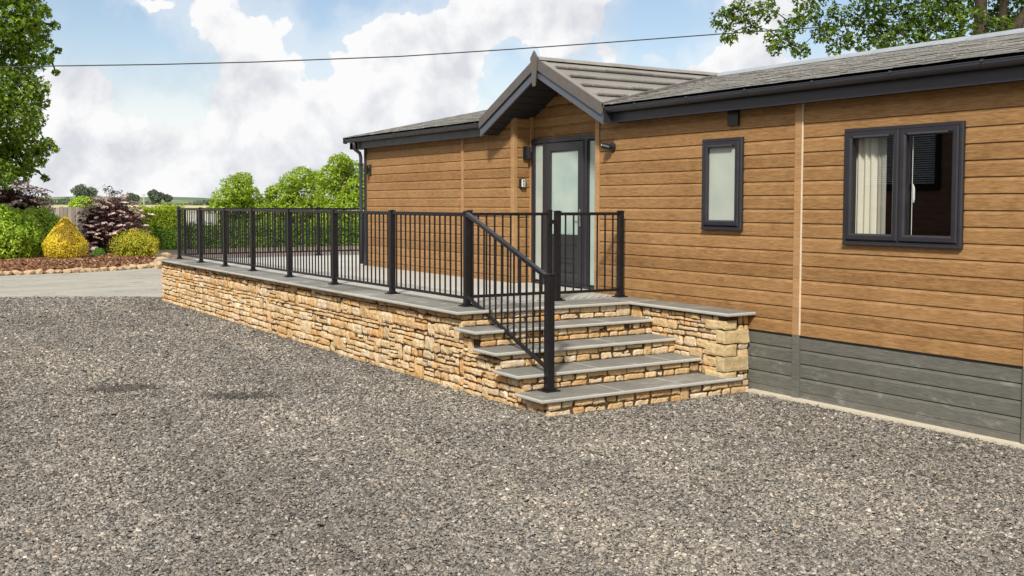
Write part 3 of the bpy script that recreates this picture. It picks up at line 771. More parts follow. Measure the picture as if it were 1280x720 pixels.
# recess: far return (faces the camera), near return, back wall round the door
bm = MB(); clad(bm, 'Y', RY1, WX, RXD, -.05, 2.6, out=-1); bm.build('porch_return', MT['cladX'], lodge)
bm = MB(); clad(bm, 'Y', RY0, WX, RXD, -.05, 2.6, out=1); bm.build('porch_return', MT['cladX'], lodge)
bm = MB()
for i in range(24):
    a_ = RY0+i*(RY1-RY0)/24; b_ = RY0+(i+1)*(RY1-RY0)/24; clad(bm, 'X', RXD, a_, b_, 2.125, max(zsof(a_), zsof(b_))+.03)
bm.build('porch_wall', MT['clad'], lodge)
bm = MB().box(WX+.004, HXB, HY0, HY0+.05, G, WT).box(WX+.004, HXB, HY1-.05, HY1, G, WT).box(HXB-.05, HXB, HY0+.05, HY1-.05, G, WT)
bm.add([(WX, HY1-.03, WT), (11.47, HY1-.03, 3.05), (HXB, HY1-.03, WT)], [(0, 1, 2)]).add([(WX, HY0+.03, WT), (11.47, HY0+.03, 3.05), (HXB, HY0+.03, WT)], [(0, 1, 2)])
bm.build('end_walls', MT['trim'], lodge)
# skirting
bm = MB()
clad(bm, 'X', WX+.014, HY0, 10.0, -.193-4*.1465, -.193); bm.box(WX+.018, WX+.04, HY0, 10.0, G-.01, -.193-4*.1465-.003)
bm.build('skirting', MT['skirt'], lodge)
MB().box(WX-.004, WX+.03, HY0, 8.40, -.199, -.193).build('drip_strip', MT['soffit'], lodge)
for y in (7.68, 5.11): MB().box(WX-.012, WX+.03, y, y+.092, G-.005, -.195).build('skirting_batten', MT['skirt'], lodge, bevel=.003)
for y in (7.68, 14.71, 5.11): MB().box(WX-.014, WX+.01, y, y+.092 if y != 14.71 else y+.07, -.193 if y < 9 else 0, WT).build('joint_batten', MT['trim'], lodge, bevel=.003)
MB().box(WX-.013, WX+.002, 7.668, 7.678, -.19, WT).build('sealant_line', MT['sealant'], lodge)
MB().box(WX-.016, WX+.05, RY1-.004, RY1+.085, 0, 2.44).build('corner_trim', MT['trim'], lodge, bevel=.004)
MB().box(WX-.0165, WX+.055, RY0-.085, RY0+.004, 0, 2.50).build('corner_trim', MT['trim'], lodge, bevel=.004)
MB().box(RXD-.06, RXD-.002, RY1-.042, RY1-.002, 0, 2.6).build('corner_trim', MT['trim'], lodge, bevel=.003)

# ---- windows
def frame_bm(x0, x1, y0, y1, z0, z1, w, bm=None):
    """picture-frame with mitred bevelled members; x0 is the outer face"""
    bm = bm or MB(); s = min(w*.28, .018)
    rings = [(0, x1), (0, x0+.012), (.010, x0), (w-s, x0), (w, x0+.014), (w, x1)]
    base = len(bm.V)
    for ins, x in rings:
        for y, z in ((y0+ins, z0+ins), (y1-ins, z0+ins), (y1-ins, z1-ins), (y0+ins, z1-ins)): bm.V.append((x, y, z))
    for k in range(len(rings)-1):
        for a in range(4):
            bm.F.append((base+k*4+a, base+k*4+(a+1) % 4, base+(k+1)*4+(a+1) % 4, base+(k+1)*4+a)); bm.I.append(0)
    return bm
def window(W, mull, glass, name='window', vents=()):
    """outer frame, a sash per light with its glass, trickle vents"""
    fr_ = frame_bm(WX-.040, WX+.06, W['y0'], W['y1'], W['z0'], W['z1'], .045)
    if mull: fr_.box(WX-.034, WX+.05, mull-.012, mull+.012, W['z0']+.04, W['z1']-.04)
    root = fr_.build(name, MT['frame'], lodge)
    cells = [(W['y0']+.040, (mull-.008) if mull else W['y1']-.040)]
    if mull: cells.append((mull+.008, W['y1']-.040))
    for (a_, b_) in cells:
        sw_ = .064
        s_ = frame_bm(WX-.052, WX+.03, a_, b_, W['z0']+.048, W['z1']-.036, sw_); so_ = s_.build('sash', MT['frame'], root)
        ga_, gb_, gc_, gd_ = a_+sw_-.006, b_-sw_+.006, W['z0']+.048+sw_-.006, W['z1']-.036-sw_+.006
        g = MB().add([(WX-.014, ga_, gc_), (WX-.014, ga_, gd_), (WX-.014, gb_, gd_), (WX-.014, gb_, gc_)], [(0, 1, 2, 3)]); g.build('glass', glass, root)
        yc = (a_+b_)/2; L = (b_-a_)*.34
        zt = W['z1']-.036-sw_+.002
        MB().box(WX-.074, WX-.053, yc-L, yc+L, zt, zt+.020).build('trickle_vent', MT['gutter'], root, bevel=.005)
    MB().box(WX-.048, WX-.03, W['y0']+.002, W['y1']-.002, W['z0']+.002, W['z0']+.020).build('sill', MT['frame'], root, bevel=.004)
    return root
wn = window(BW, 6.462, MT['glass']); wn['label'] = 'wide two-light window with cream curtain behind'
wn2 = window(SW, None, MT['frost2']); wn2['label'] = 'narrow frosted window'
# room behind the clear window
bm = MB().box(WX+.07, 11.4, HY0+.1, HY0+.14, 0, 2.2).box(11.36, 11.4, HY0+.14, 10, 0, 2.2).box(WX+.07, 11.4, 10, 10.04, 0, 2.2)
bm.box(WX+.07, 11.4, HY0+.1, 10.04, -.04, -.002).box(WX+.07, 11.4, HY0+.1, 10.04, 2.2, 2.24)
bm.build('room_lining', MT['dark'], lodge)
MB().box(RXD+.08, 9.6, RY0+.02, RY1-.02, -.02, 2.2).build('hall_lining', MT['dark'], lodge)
# curtain, folds hanging inside the left light
def drape(name, y0, y1, x, z0, z1, folds, amp, mat, lab, cat):
    V = []; F = []; n = folds*8
    for j, z in enumerate(np.linspace(z0, z1, 6)):
        for i in range(n+1):
            t = i/n; y = y0+(y1-y0)*t; V.append((x+amp*math.sin(t*folds*2*math.pi)+amp*.4*math.sin(t*folds*3.3*math.pi+j*.15), y, z))
    for j in range(5):
        for i in range(n): a_ = j*(n+1)+i; F.append((a_, a_+1, a_+n+2, a_+n+1))
    o = mesh_obj(name, V, F, mat, loc=(x, y0, z0), smooth=True); mo = o.modifiers.new('thick', 'SOLIDIFY'); mo.thickness = .003; tag(o, lab, cat); return o
drape('curtain', 6.80, 7.10, WX+.085, .55, 2.1, 4, .022, MT['curtain'], 'cream curtain hanging inside the left light of the wide window', 'curtain')
drape('net_curtain', 6.70, 6.80, WX+.085, .55, 2.1, 2, .006, MT['net'], 'narrow grey net curtain beside the cream one in the wide window', 'net curtain')
t = thing('blind_cord', 'white blind cord with plastic toggle hanging inside the right light of the wide window', 'blind cord', (WX+.04, 6.355, .9))
MB().tube([(WX+.04, 6.372, .86), (WX+.04, 6.372, 1.95)], .0035, 6).build('cord', MT['white'], t)
MB().tube([(WX+.04, 6.355, 1.19), (WX+.04, 6.353, 1.22), (WX+.04, 6.353, 1.32), (WX+.04, 6.363, 1.36)], [.006, .011, .010, .004], 8).build('toggle', MT['white'], t)

# ---- porch door set: one frame across the recess, sidelights and door leaf
DX = RXD-.02
fr_ = MB()
dw = [(RY0+.03, RY0+.085), (11.78, 11.85), (12.79, 12.865), (13.115, 13.17)]
for a_, b_ in dw: fr_.box(DX-.03, DX+.05, a_, b_, 0.001, 2.055)
fr_.box(DX-.032, DX+.05, RY0+.03, 13.17, 2.055, 2.125); fr_.box(DX-.05, DX+.05, RY0+.085, 13.115, -.001, .035)
door = fr_.build('door_frame', MT['frame'], lodge, bevel=.004)
for a_, b_ in ((12.865, 13.115), (RY0+.085, 11.78)):
    s_ = frame_bm(DX-.022, DX+.02, a_, b_, .036, 2.054, .022); q_ = s_.build('sidelight', MT['frame'], door)
    MB().box(DX, DX+.005, a_+.015, b_-.015, .05, 2.04).build('glass', MT['frost'], q_) if False else MB().box(DX, DX+.005, a_+.015, b_-.015, .05, 2.04).build('sidelight_glass', MT['frost2'] if a_ > 12 else MT['frost'], door)
lf = MB(); Y0_, Y1_ = 11.85, 12.79
leaf = frame_bm(DX-.045, DX+.0, Y0_+.006, Y1_-.006, .04, 2.048, .135)
leaf.box(DX-.030, DX, Y0_+.12, Y1_-.12, .15, .62); leaf.box(DX-.042, DX, Y0_+.12, Y1_-.12, .60, .74)
leaf.build('door_leaf', MT['frame'], door)
MB().box(DX-.018, DX-.01, Y0_+.125, Y1_-.125, .73, 1.93).build('door_glass', MT['frost'], door)
for za, zb in ((.20, .36), (.40, .62)):
    frame_bm(DX-.040, DX-.028, Y0_+.19, Y1_-.19, za, zb, .035).build('door_moulding', MT['frame'], door)
hd = MB().box(DX-.058, DX-.044, 11.895, 11.93, .86, 1.10); hd.tube([(DX-.055, 11.912, 1.02), (DX-.10, 11.912, 1.02), (DX-.10, 12.03, 1.02)], .009, 8)
hd.build('door_handle', MT['silver'], door, bevel=.002)
MB().box(DX-.10, DX-.045, Y0_+.0, Y1_, .03, .05).build('weather_bar', MT['frame'], door)

# ---- eaves: fascia, soffit, gutter
def eaves(a, b, endcap):
    MB().box(8.25, 8.275, a, b, 2.195, 2.415).build('fascia', MT['fascia'], lodge, bevel=.002)
    MB().box(8.275, WX+.02, a, b, 2.206, 2.216).build('soffit', MT['soffit'], lodge)
    # half-round gutter: open trough
    prof = []; c = (8.185, 2.375); ro, ri = .060, .054
    for k in range(9): an = math.pi+math.pi*k/8; prof.append((c[0]+ro*math.cos(an), c[1]+ro*math.sin(an)))
    for k in range(9): an = 2*math.pi-math.pi*k/8; prof.append((c[0]+ri*math.cos(an), c[1]+ri*math.sin(an)))
    g = MB(); n = len(prof)
    Vv = [(x, a, z) for x, z in prof]+[(x, b, z) for x, z in prof]
    g.add(Vv, [(k, (k+1) % n, n+(k+1) % n, n+k) for k in range(n)])
    g.add([(x, a, z) for x, z in prof[:9]], [tuple(range(9))]); g.add([(x, b, z) for x, z in prof[:9]], [tuple(range(9))])
    g.tube([(c[0]-ro+.002, a, c[1]), (c[0]-ro+.002, b, c[1])], .006, 6)
    go = g.build('gutter', MT['gutter'], lodge)
    y = a+.15
    while y < b:
        br = MB(); r2 = ro+.004
        for k in range(8):
            a1, a2 = math.pi+math.pi*k/8, math.pi+math.pi*(k+1)/8
            br.add([(c[0]+r2*math.cos(a1), y, c[1]+r2*math.sin(a1)), (c[0]+r2*math.cos(a2), y, c[1]+r2*math.sin(a2)), (c[0]+r2*math.cos(a2), y+.022, c[1]+r2*math.sin(a2)), (c[0]+r2*math.cos(a1), y+.022, c[1]+r2*math.sin(a1))], [(0, 1, 2, 3)])
        br.box(c[0]-r2-.004, c[0]-r2+.008, y, y+.022, c[1]-.004, c[1]+.012)
        bo = br.build('gutter_bracket', MT['gutter'], go); sm_ = bo.modifiers.new('t', 'SOLIDIFY'); sm_.thickness = .004; sm_.offset = 1
        y += .92
    return go
eaves(HY0-.3, GYC-GHW-.01, False); gfar = eaves(GYC+GHW+.01, HY1+.36, True)
for yy in (GYC-GHW-.004, GYC+GHW-.014): MB().box(8.125, WX+.02, yy, yy+.018, 2.198, 2.425).build('gable_cheek', MT['fascia'], lodge)
# gable ends of main roof: barge at far end
MB().box(8.14, 8.20, HY1+.36, HY1+.375, 2.30, 2.40).build('gutter_end', MT['gutter'], lodge)
# union piece
MB().box(8.118, 8.25, 6.20, 6.31, 2.308, 2.384).build('gutter_joint', MT['gutter'], lodge, bevel=.01) if False else None

# downpipe with its swan neck
dp = MB().tube([(8.185, 18.42, 2.33), (8.185, 18.42, 2.24), (8.20, 18.44, 2.19), (8.33, 18.50, 2.12), (8.36, 18.52, 2.05), (8.36, 18.52, 1.0), (8.36, 18.52, .03)], .033, 12)
dpo = dp.build('downpipe', MT['gutter'], lodge, smooth=True)
for z in (1.9, .9): MB().box(8.32, 8.40, 18.478, 18.562, z, z+.03).build('pipe_clip', MT['gutter'], dpo, bevel=.004)
MB().box(WX-.03, WX+.03, HY1-.03, HY1+.03, -.02, 2.2).build('corner_trim', MT['fascia'], lodge, bevel=.004)

# ---- roof
EXE, EZE, RDX, RDZ = 8.115, 2.405, 11.47, 3.125          # eave edge, ridge
sl_ = (RDZ-EZE)/(RDX-EXE)
def roofz(x): return EZE+sl_*(x-EXE)
def gw(x): return max(0, GHW*(1-(x-GX)/(RDX-GX)))
nC = 12
bm = MB(); dz = .016
for k in range(nC):
    xa = EXE+(RDX-EXE)*k/nC; xb = EXE+(RDX-EXE)*(k+1)/nC
    za, zb = roofz(xa)+dz, roofz(xb)+.002
    ga, gb = gw(xa), gw(xb)
    for (ya0, ya1, yb0, yb1) in ((HY0-.35, GYC-ga, HY0-.35, GYC-gb), (GYC+ga, HY1+.34, GYC+gb, HY1+.34)):
        # slates side by side, half-lapped, edges a little uneven
        wsl = .30; n = int(round(max(ya1-ya0, .3)/wsl)); offs = .15 if k % 2 else 0
        ts = [0]+[min(1, max(0, (i*wsl+offs)/(ya1-ya0))) for i in range(1, n+1) if 0 < (i*wsl+offs)/(ya1-ya0) < 1]+[1]
        for t0, t1 in zip(ts, ts[1:]):
            if t1-t0 < .0005: continue
            g_ = .0025; L0 = ya0+(ya1-ya0)*t0+g_; L1 = ya0+(ya1-ya0)*t1-g_; U0 = yb0+(yb1-yb0)*t0+g_; U1 = yb0+(yb1-yb0)*t1-g_
            r1, r2, jx = random.uniform(-.003, .004), random.uniform(-.003, .004), random.uniform(-.012, .006)
            P0 = [(xa+jx, L0, za+r1), (xa+jx, L1, za+r2), (xb+.01, U1, zb), (xb+.01, U0, zb)]
            P1 = [(x, y, z-.012) for x, y, z in P0]
            bm.hexa(P1+P0)
o = bm.build('roof', MT['slate'], lodge)
# under-layer, back slope and ridge
un = MB(); 
for (s0, s1) in ((HY0-.34, GYC-GHW), (GYC+GHW, HY1+.33)):
    un.add([(EXE+.02, s0, EZE-.008), (EXE+.02, s1, EZE-.008), (RDX, (GYC if s1 < GYC+.1 else s1), RDZ-.012), (RDX, (s0 if s1 < GYC+.1 else GYC), RDZ-.012)], [(0, 1, 2, 3)])
un.add([(RDX, HY0-.34, RDZ-.01), (RDX, HY1+.33, RDZ-.01), (HXB+.3, HY1+.33, 2.35), (HXB+.3, HY0-.34, 2.35)], [(0, 1, 2, 3)])
un.add([(8.14, HY0-.34, EZE-.03), (8.14, HY0-.34, EZE-.10), (HXB+.3, HY0-.34, 2.30), (RDX, HY0-.34, RDZ-.02)], [(0, 1, 2, 3)])
un.build('roof_underlay', MT['soffit'], lodge)
# far verge trim
vt = MB(); vt.hexa([(EXE, HY1+.34, EZE-.10), (RDX, HY1+.34, RDZ-.10), (RDX, HY1+.37, RDZ-.10), (EXE, HY1+.37, EZE-.10), (EXE, HY1+.34, EZE+.012), (RDX, HY1+.34, RDZ+.012), (RDX, HY1+.37, RDZ+.012), (EXE, HY1+.37, EZE+.012)])
vt.build('verge', MT['fascia'], lodge)
MB().box(8.25, WX+.05, HY1, HY1+.34, 2.195, 2.30).build('eave_return', MT['fascia'], lodge)
rd = MB()
y = HY0-.35
while y < HY1+.3:
    y2 = min(y+.45, HY1+.35); j_ = random.uniform(-.002, .003)
    rd.extr([(RDX-.13, roofz(RDX-.13)+.016+j_), (RDX-.12, roofz(RDX-.12)+.034+j_), (RDX, RDZ+.062+j_), (RDX+.12, roofz(RDX-.12)+.034+j_), (RDX+.13, roofz(RDX-.13)+.016+j_)], 1, y+.002, y2-.002); y = y2
rd.build('ridge_tiles', MT['ridge'], lodge)

# ---- porch gable roof
GZA = 3.135; GZE = 2.405; gs = (GZA-GZE)/GHW           # apex, foot, slope along Y
def gx_valley(y): return GX+(RDX-GX)*(1-abs(y-GYC)/GHW)
nG = 5; gt = MB()
for sgn in (-1, 1):
    for k in range(nG):
        ta, tb = k/nG, (k+1)/nG                    # from foot to apex
        ya, yb = GYC+sgn*GHW*(1-ta), GYC+sgn*GHW*(1-tb)
        za, zb = GZE+(GZA-GZE)*ta+.034, GZE+(GZA-GZE)*tb+.006
        xa1, xb1 = gx_valley(ya)+.02, gx_valley(yb)+.02
        x0 = GX+.10
        if xa1 < x0+.05: xa1 = x0+.05
        # smooth tile course; thick rolled lower lip
        P0 = [(x0, ya, za), (xa1, ya, za), (xb1, yb, zb), (x0, yb, zb)]; P1 = [(x, y, z-.034) for x, y, z in P0]
        gt.hexa((P1+P0) if sgn > 0 else [P1[i] for i in (0, 3, 2, 1)]+[P0[i] for i in (0, 3, 2, 1)], 0)
        if k > 0:
            xs = x0+.02+ (.03 if k % 2 else 0)
            while xs < xa1-.12:
                xe = min(xs+.42, xa1-.05); jz = random.uniform(-.004, .004)
                gt.tube([(xs, ya+sgn*.012, za-.006+jz), (xe-.012, ya+sgn*.012, za-.006+jz)], [.020, .020], 8, 1); xs = xe
        # verge strip, flat and smooth
        gt.hexa([(GX-.005, ya, GZE+(GZA-GZE)*ta-.02), (x0, ya, GZE+(GZA-GZE)*ta-.02), (x0, yb, GZE+(GZA-GZE)*tb-.02), (GX-.005, yb, GZE+(GZA-GZE)*tb-.02),
                 (GX-.005, ya, GZE+(GZA-GZE)*ta+.026), (x0, ya, GZE+(GZA-GZE)*ta+.026), (x0, yb, GZE+(GZA-GZE)*tb+.026), (GX-.005, yb, GZE+(GZA-GZE)*tb+.026)], 0)
gt.build('porch_roof', [MT['gabletile'], MT['tileedge']], lodge)
rg = MB(); x = GX-.01
while x < RDX-.05:
    x2 = min(x+.42, RDX); j_ = random.uniform(-.003, .003)
    rg.extr([(GYC-.11, GZA-.012+j_), (GYC-.085, GZA+.022+j_), (GYC, GZA+.048+j_), (GYC+.085, GZA+.022+j_), (GYC+.11, GZA-.012+j_)], 0, x+.002, x2-.002); x = x2
rg.build('porch_ridge', MT['gabletile'], lodge)
vl = MB()
for sgn in (-1, 1):
    n = 14
    for i in range(n):
        t0, t1 = i/n+.002, (i+1)/n-.002
        a_ = (GX+(RDX-GX)*t0, GYC+sgn*GHW*(1-t0), GZE+.022+(GZA-GZE)*t0); b_ = (GX+(RDX-GX)*t1, GYC+sgn*GHW*(1-t1), GZE+.022+(GZA-GZE)*t1)
        vl.bar(a_, b_, .07, .03)
vl.build('valley_tiles', MT['tileedge'], lodge)
# barge boards: upper brown-grey verge, lower blue-grey board, black soffit lining
def barge(name, x0, x1, dtop, dbot, mat, foot=0.0):
    for sgn in (-1, 1):
        yf = GYC+sgn*(GHW+foot)
        P0 = []
        zf = GZE-gs*foot
        for y, zt in ((yf, zf), (GYC, GZA)):
            for x in (x0, x1): P0.append((x, y, zt-dbot)); 
        Q = []
        for y, zt in ((yf, zf), (GYC, GZA)):
            for x in (x0, x1): Q.append((x, y, zt-dtop))
        Vv = [P0[0], P0[1], P0[3], P0[2], Q[0], Q[1], Q[3], Q[2]]
        MB().hexa(Vv).build(name, mat, lodge)
barge('verge_board', GX-.016, GX+.012, -.030, .105, MT['barge'])
barge('verge_bead', GX-.022, GX-.006, .105, .116, MT['bargelow'])
barge('bargeboard', GX+.006, GX+.030, .116, .235, MT['bargelow'])
sf = MB()
for sgn in (-1, 1):
    yf = GYC+sgn*GHW
    n = 9
    for k in range(n):
        t0, t1 = k/n, (k+1)/n-.006
        y0_, y1_ = GYC+sgn*GHW*(1-t0), GYC+sgn*GHW*(1-t1)
        z0_, z1_ = GZE-.20+(GZA-GZE)*t0, GZE-.20+(GZA-GZE)*t1
        sf.add([(GX+.03, y0_, z0_), (RXD+.04, y0_, z0_), (RXD+.04, y1_, z1_), (GX+.03, y1_, z1_)], [(0, 1, 2, 3)])
sf.build('porch_soffit', MT['soffit'], lodge)
fi = MB().extr([(GYC-.085, GZA+.03), (GYC, GZA+.125), (GYC+.085, GZA+.03), (GYC+.03, GZA-.36), (GYC-.03, GZA-.36)], 0, GX-.040, GX-.018)
fi.build('finial', MT['barge'], lodge, bevel=.003)
MB().box(WX-.035, WX-.003, 8.585, 8.75, 2.04, 2.205).build('wall_vent', MT['lamp'], lodge, bevel=.004)
# concrete strip at the foot of the wall
o = MB().box(WX-.085, WX+.03, HY0, 8.36, G-.02, G+.028).build('kerb_strip', MT['concrete']); tag(o, kind='structure')

# ================================================================== WALL FITTINGS
def spot(x, y, z, label, ax=(0, -1, 0)):
    """round back plate, arm and a hooded tilted lamp"""
    t = thing('wall_light', label, 'wall light', (x, y, z), 'black wall lights on the lodge')
    n = Vector((-1, 0, 0)); p = Vector((x, y, z))
    MB().tube([p+n*.0, p+n*.022, p+n*.03], [.062, .062, .04], 20).build('back_plate', MT['lamp'], t)
    MB().tube([p+n*.02, p+n*.085], [.022, .018], 12).build('arm', MT['lamp'], t)
    d = Vector((-.55, .65, .22)).normalized(); c = p+n*.09
    MB().tube([c-d*.045, c-d*.03, c+d*.06, c+d*.07], [.020, .034, .040, .038], 16).build('lamp_head', MT['lamp'], t)
    MB().tube([c+d*.065, c+d*.075], [.030, .030], 16).build('lens', MT['silver'], t)
    return t
spot(WX-.001, 10.86, 1.90, 'black spotlight with domed plate on the wall right of the door')
def updown(p, n, label):
    t = thing('wall_light', label, 'wall light', p, 'black wall lights on the lodge')
    p = Vector(p); n = Vector(n); s_ = n.cross(Vector((0, 0, 1)))
    def bx(a, b, c0, c1, z0, z1, nm):
        P = []
        for z in (z0, z1):
            for u, v_ in ((a, c0), (b, c0), (b, c1), (a, c1)): P.append(p+s_*u+n*v_+Vector((0, 0, z)))
        MB().hexa(P).build(nm, MT['lamp'], t, bevel=.003)
    bx(-.045, .045, .0, .022, -.10, .10, 'back_plate'); bx(-.02, .02, .022, .05, -.03, .03, 'arm')
    MB().tube([p+n*.085+Vector((0, 0, -.085)), p+n*.085+Vector((0, 0, .085))], .036, 16).build('lamp_head', MT['lamp'], t)
    return t
updown((8.60, RY1-.016, 1.92), (0, -1, 0), 'black up-down light on the porch side wall above the key safe')
updown((WX-.002, 18.22, 1.80), (-1, 0, 0), 'small black light at the far corner of the lodge by the downpipe')
t = thing('key_safe', 'small black key safe with silver keypad on the porch side wall', 'key safe', (8.535, RY1-.02, 1.47))
MB().box(8.495, 8.585, RY1-.055, RY1-.001, 1.405, 1.545).build('body', MT['lamp'], t, bevel=.010)
MB().box(8.510, 8.572, RY1-.062, RY1-.054, 1.420, 1.530).build('keypad', MT['white'], t, bevel=.008)
kb = MB()
for i in range(2):
    for j in range(4): kb.box(8.526+i*.018, 8.538+i*.018, RY1-.066, RY1-.061, 1.432+j*.014, 1.440+j*.014)
kb.build('buttons', MT['silver'], t)
MB().tube([(8.541, RY1-.061, 1.508), (8.541, RY1-.070, 1.508)], .013, 12).build('dial', MT['lamp'], t)

# ================================================================== NEIGHBOURING LODGE (seen mirrored in the window)
nb = thing('neighbour_lodge', 'dark brown clad lodge across the yard, mirrored in the wide window', 'lodge', (-7, 14, G))
NXW = -4.5
bm = MB(); clad(bm, 'X', NXW, 4, 30, G, 3.4, out=1); bm.build('wall', MT['darkclad'], nb)
bm = MB().box(NXW-6, NXW-.02, 4, 4.1, G, 3.4).box(NXW-6, NXW-.02, 29.9, 30, G, 3.4).box(NXW-6, NXW-5.9, 4.1, 29.9, G, 3.4); bm.build('end_walls', MT['darkclad'], nb)
MB().extr([(NXW+.3, 3.4), (NXW-3, 4.4), (NXW-6.3, 3.4)], 1, 3.7, 30.3).build('roof', MT['slate'], nb)
for (ya, yb) in ((15.3, 17.6), (8, 9.3), (22, 23.4)):
    fw = MB().box(NXW, NXW+.05, ya, yb, 1.50, 1.62).box(NXW, NXW+.05, ya, yb, 2.82, 2.94).box(NXW, NXW+.05, ya, ya+.12, 1.62, 2.82).box(NXW, NXW+.05, yb-.12, yb, 1.62, 2.82).build('window', MT['dark'], nb)
    sb = MB().box(NXW+.002, NXW+.006, ya+.12, yb-.12, 1.62, 2.82, 0)
    z = 1.66
    while z < 2.8: sb.box(NXW+.008, NXW+.022, ya+.14, yb-.14, z, z+.028, 1); z += .052
    sb.build('blind', [MT['dark'], plain('grey_blind', (.55, .62, .70), .4).m], fw)

# ================================================================== GRAVEL CHIPS
def chips(P, size, flat, mat, name, tilt=.35, z0=G, nside=5):
    n = len(P); a0 = rng.uniform(0, 2*np.pi, n)[:, None]; k = nside
    ang = a0+np.arange(k)[None]*2*np.pi/k+rng.uniform(-.35, .35, (n, k))
    el = rng.uniform(.45, 1.0, n)[:, None]; ro = rng.uniform(0, np.pi, n)
    rad = rng.uniform(.7, 1.15, (n, k))*size[:, None]
    lx = rad*np.cos(ang); ly = rad*np.sin(ang)*el
    th = (size*flat*rng.uniform(.6, 1.4, n))[:, None]
    top = np.stack([lx*.86, ly*.86, np.repeat(th, k, 1)], -1); bot = np.stack([lx, ly, -np.repeat(th, k, 1)], -1)
    L = np.concatenate([top, bot], 1)
    tx = rng.normal(0, tilt, n); ty = rng.normal(0, tilt, n)
    cx, sx_, cy, sy_ = np.cos(tx), np.sin(tx), np.cos(ty), np.sin(ty)
    X, Y, Z = L[..., 0], L[..., 1], L[..., 2]
    cr, sr_ = np.cos(ro)[:, None], np.sin(ro)[:, None]
    X, Y = X*cr-Y*sr_, X*sr_+Y*cr
    Y, Z = Y*cx[:, None]-Z*sx_[:, None], Y*sx_[:, None]+Z*cx[:, None]
    X, Z = X*cy[:, None]+Z*sy_[:, None], -X*sy_[:, None]+Z*cy[:, None]
    W = np.stack([X+P[:, 0:1], Y+P[:, 1:2], Z+P[:, 2:3]], -1).reshape(-1, 3)
    b_ = (np.arange(n)*2*k)[:, None]
    Fs = [np.stack([b_[:, 0]+i, b_[:, 0]+k+i, b_[:, 0]+k+(i+1) % k, b_[:, 0]+(i+1) % k], -1) for i in range(k)]
    # top as a fan of quads is not possible for 5 sides: use 4-gon + tri -> keep 4 sided chips simple
    Fs.append(np.stack([b_[:, 0], b_[:, 0]+1, b_[:, 0]+2, b_[:, 0]+3], -1))
    if k == 5:
        Fs.append(np.stack([b_[:, 0], b_[:, 0]+3, b_[:, 0]+4, b_[:, 0]+4], -1)[:, :4])
    F_ = np.concatenate(Fs, 0)
    return W, F_
def scatter(total, dmin, dmax):
    """points in a wedge in front of the viewpoint, thinning with distance"""
    u = rng.uniform(0, 1, total); d = dmin*(dmax/dmin)**(u**.95)
    s = rng.uniform(-.56, .56, total); 
    x = d*(math.sin(YAW)+s*math.cos(YAW)); y = d*(math.cos(YAW)-s*math.sin(YAW)); return x, y, d
x, y, d = scatter(460000, 4.9, 26)
ok = (x > -20)&(y < gedge(x)+.1)&~((x > TX0-.03)&(y > fronts[4]-.05))&~((x > WX-.09))&(y > -6)
ok &= ~((x > TX0-.03)&(x < 8.45)&(y > 8.3))
x, y, d = x[ok], y[ok], d[ok]
size = rng.lognormal(0, .35, len(x))*.0108*(d/6)**.40; size = np.clip(size, .005, .034)
n0 = noise
patch = np.zeros(len(x))
for (px_, py_, rx_, ry_) in ((155, 487, .30, .16), (300, 496, .28, .15)):
    c0 = at(px_, py_, 2, G); patch = np.maximum(patch, np.exp(-(((x-c0[0])/rx_)**2+((y-c0[1])/ry_)**2)))
xe, ye, se, pe = [], [], [], []
for (px_, py_, rx_, ry_) in ((155, 487, .34, .15), (300, 496, .32, .14)):
    c0 = at(px_, py_, 2, G); k_ = 2600; a_ = rng.normal(0, .5, (k_, 2)); w_ = np.array([noise.noise(Vector((p[0]*2.6+px_, p[1]*2.2, 0))) for p in a_]); a_ = a_[w_ > rng.normal(-.02, .10, k_)]; k_ = len(a_)
    xe.append(c0[0]+a_[:, 0]*rx_*.9+a_[:, 1]*ry_*.5); ye.append(c0[1]-a_[:, 0]*rx_*.45+a_[:, 1]*ry_); se.append(rng.uniform(.010, .022, k_)); pe.append(np.full(k_, 1.2))
x = np.concatenate([x]+xe); y = np.concatenate([y]+ye); size = np.concatenate([size]+se); patch = np.concatenate([patch]+pe)
P_ = np.stack([x, y, G+rng.uniform(.0, .012, len(x))+np.where(patch > 1.1, .008, 0)], -1)
dk = rng.uniform(0, 1, len(x)) < patch*1.0-.12
def quadmesh(name, W, F_, mat):
    tri = F_[:, 2] == F_[:, 3]
    # degenerate quads become triangles by nudging: rebuild through loops of 4 and 3
    me = bpy.data.meshes.new(name); nq = int((~tri).sum()); ntr = int(tri.sum())
    me.vertices.add(len(W)); me.vertices.foreach_set('co', W.astype(np.float32).ravel())
    loops = np.concatenate([F_[~tri].ravel(), F_[tri][:, :3].ravel()]).astype(np.int32)
    me.loops.add(len(loops)); me.loops.foreach_set('vertex_index', loops)
    me.polygons.add(nq+ntr); st = np.concatenate([np.arange(nq)*4, nq*4+np.arange(ntr)*3]).astype(np.int32); me.polygons.foreach_set('loop_start', st)
    me.update(calc_edges=True); me.materials.append(mat)
    o = bpy.data.objects.new(name, me); COL.objects.link(o); return o
W, F_ = chips(P_[~dk], size[~dk], .16, None, 'gravel'); o = quadmesh('gravel', W, F_, MT['chips']); tag(o, 'loose grey slate chippings covering the yard', 'gravel', kind='stuff')
W, F_ = chips(P_[dk], size[dk], .16, None, 'gravel'); o = quadmesh('dark_gravel', W, F_, MT['damp']); tag(o, 'two dark damp patches in the grey slate chippings', 'gravel', kind='stuff')

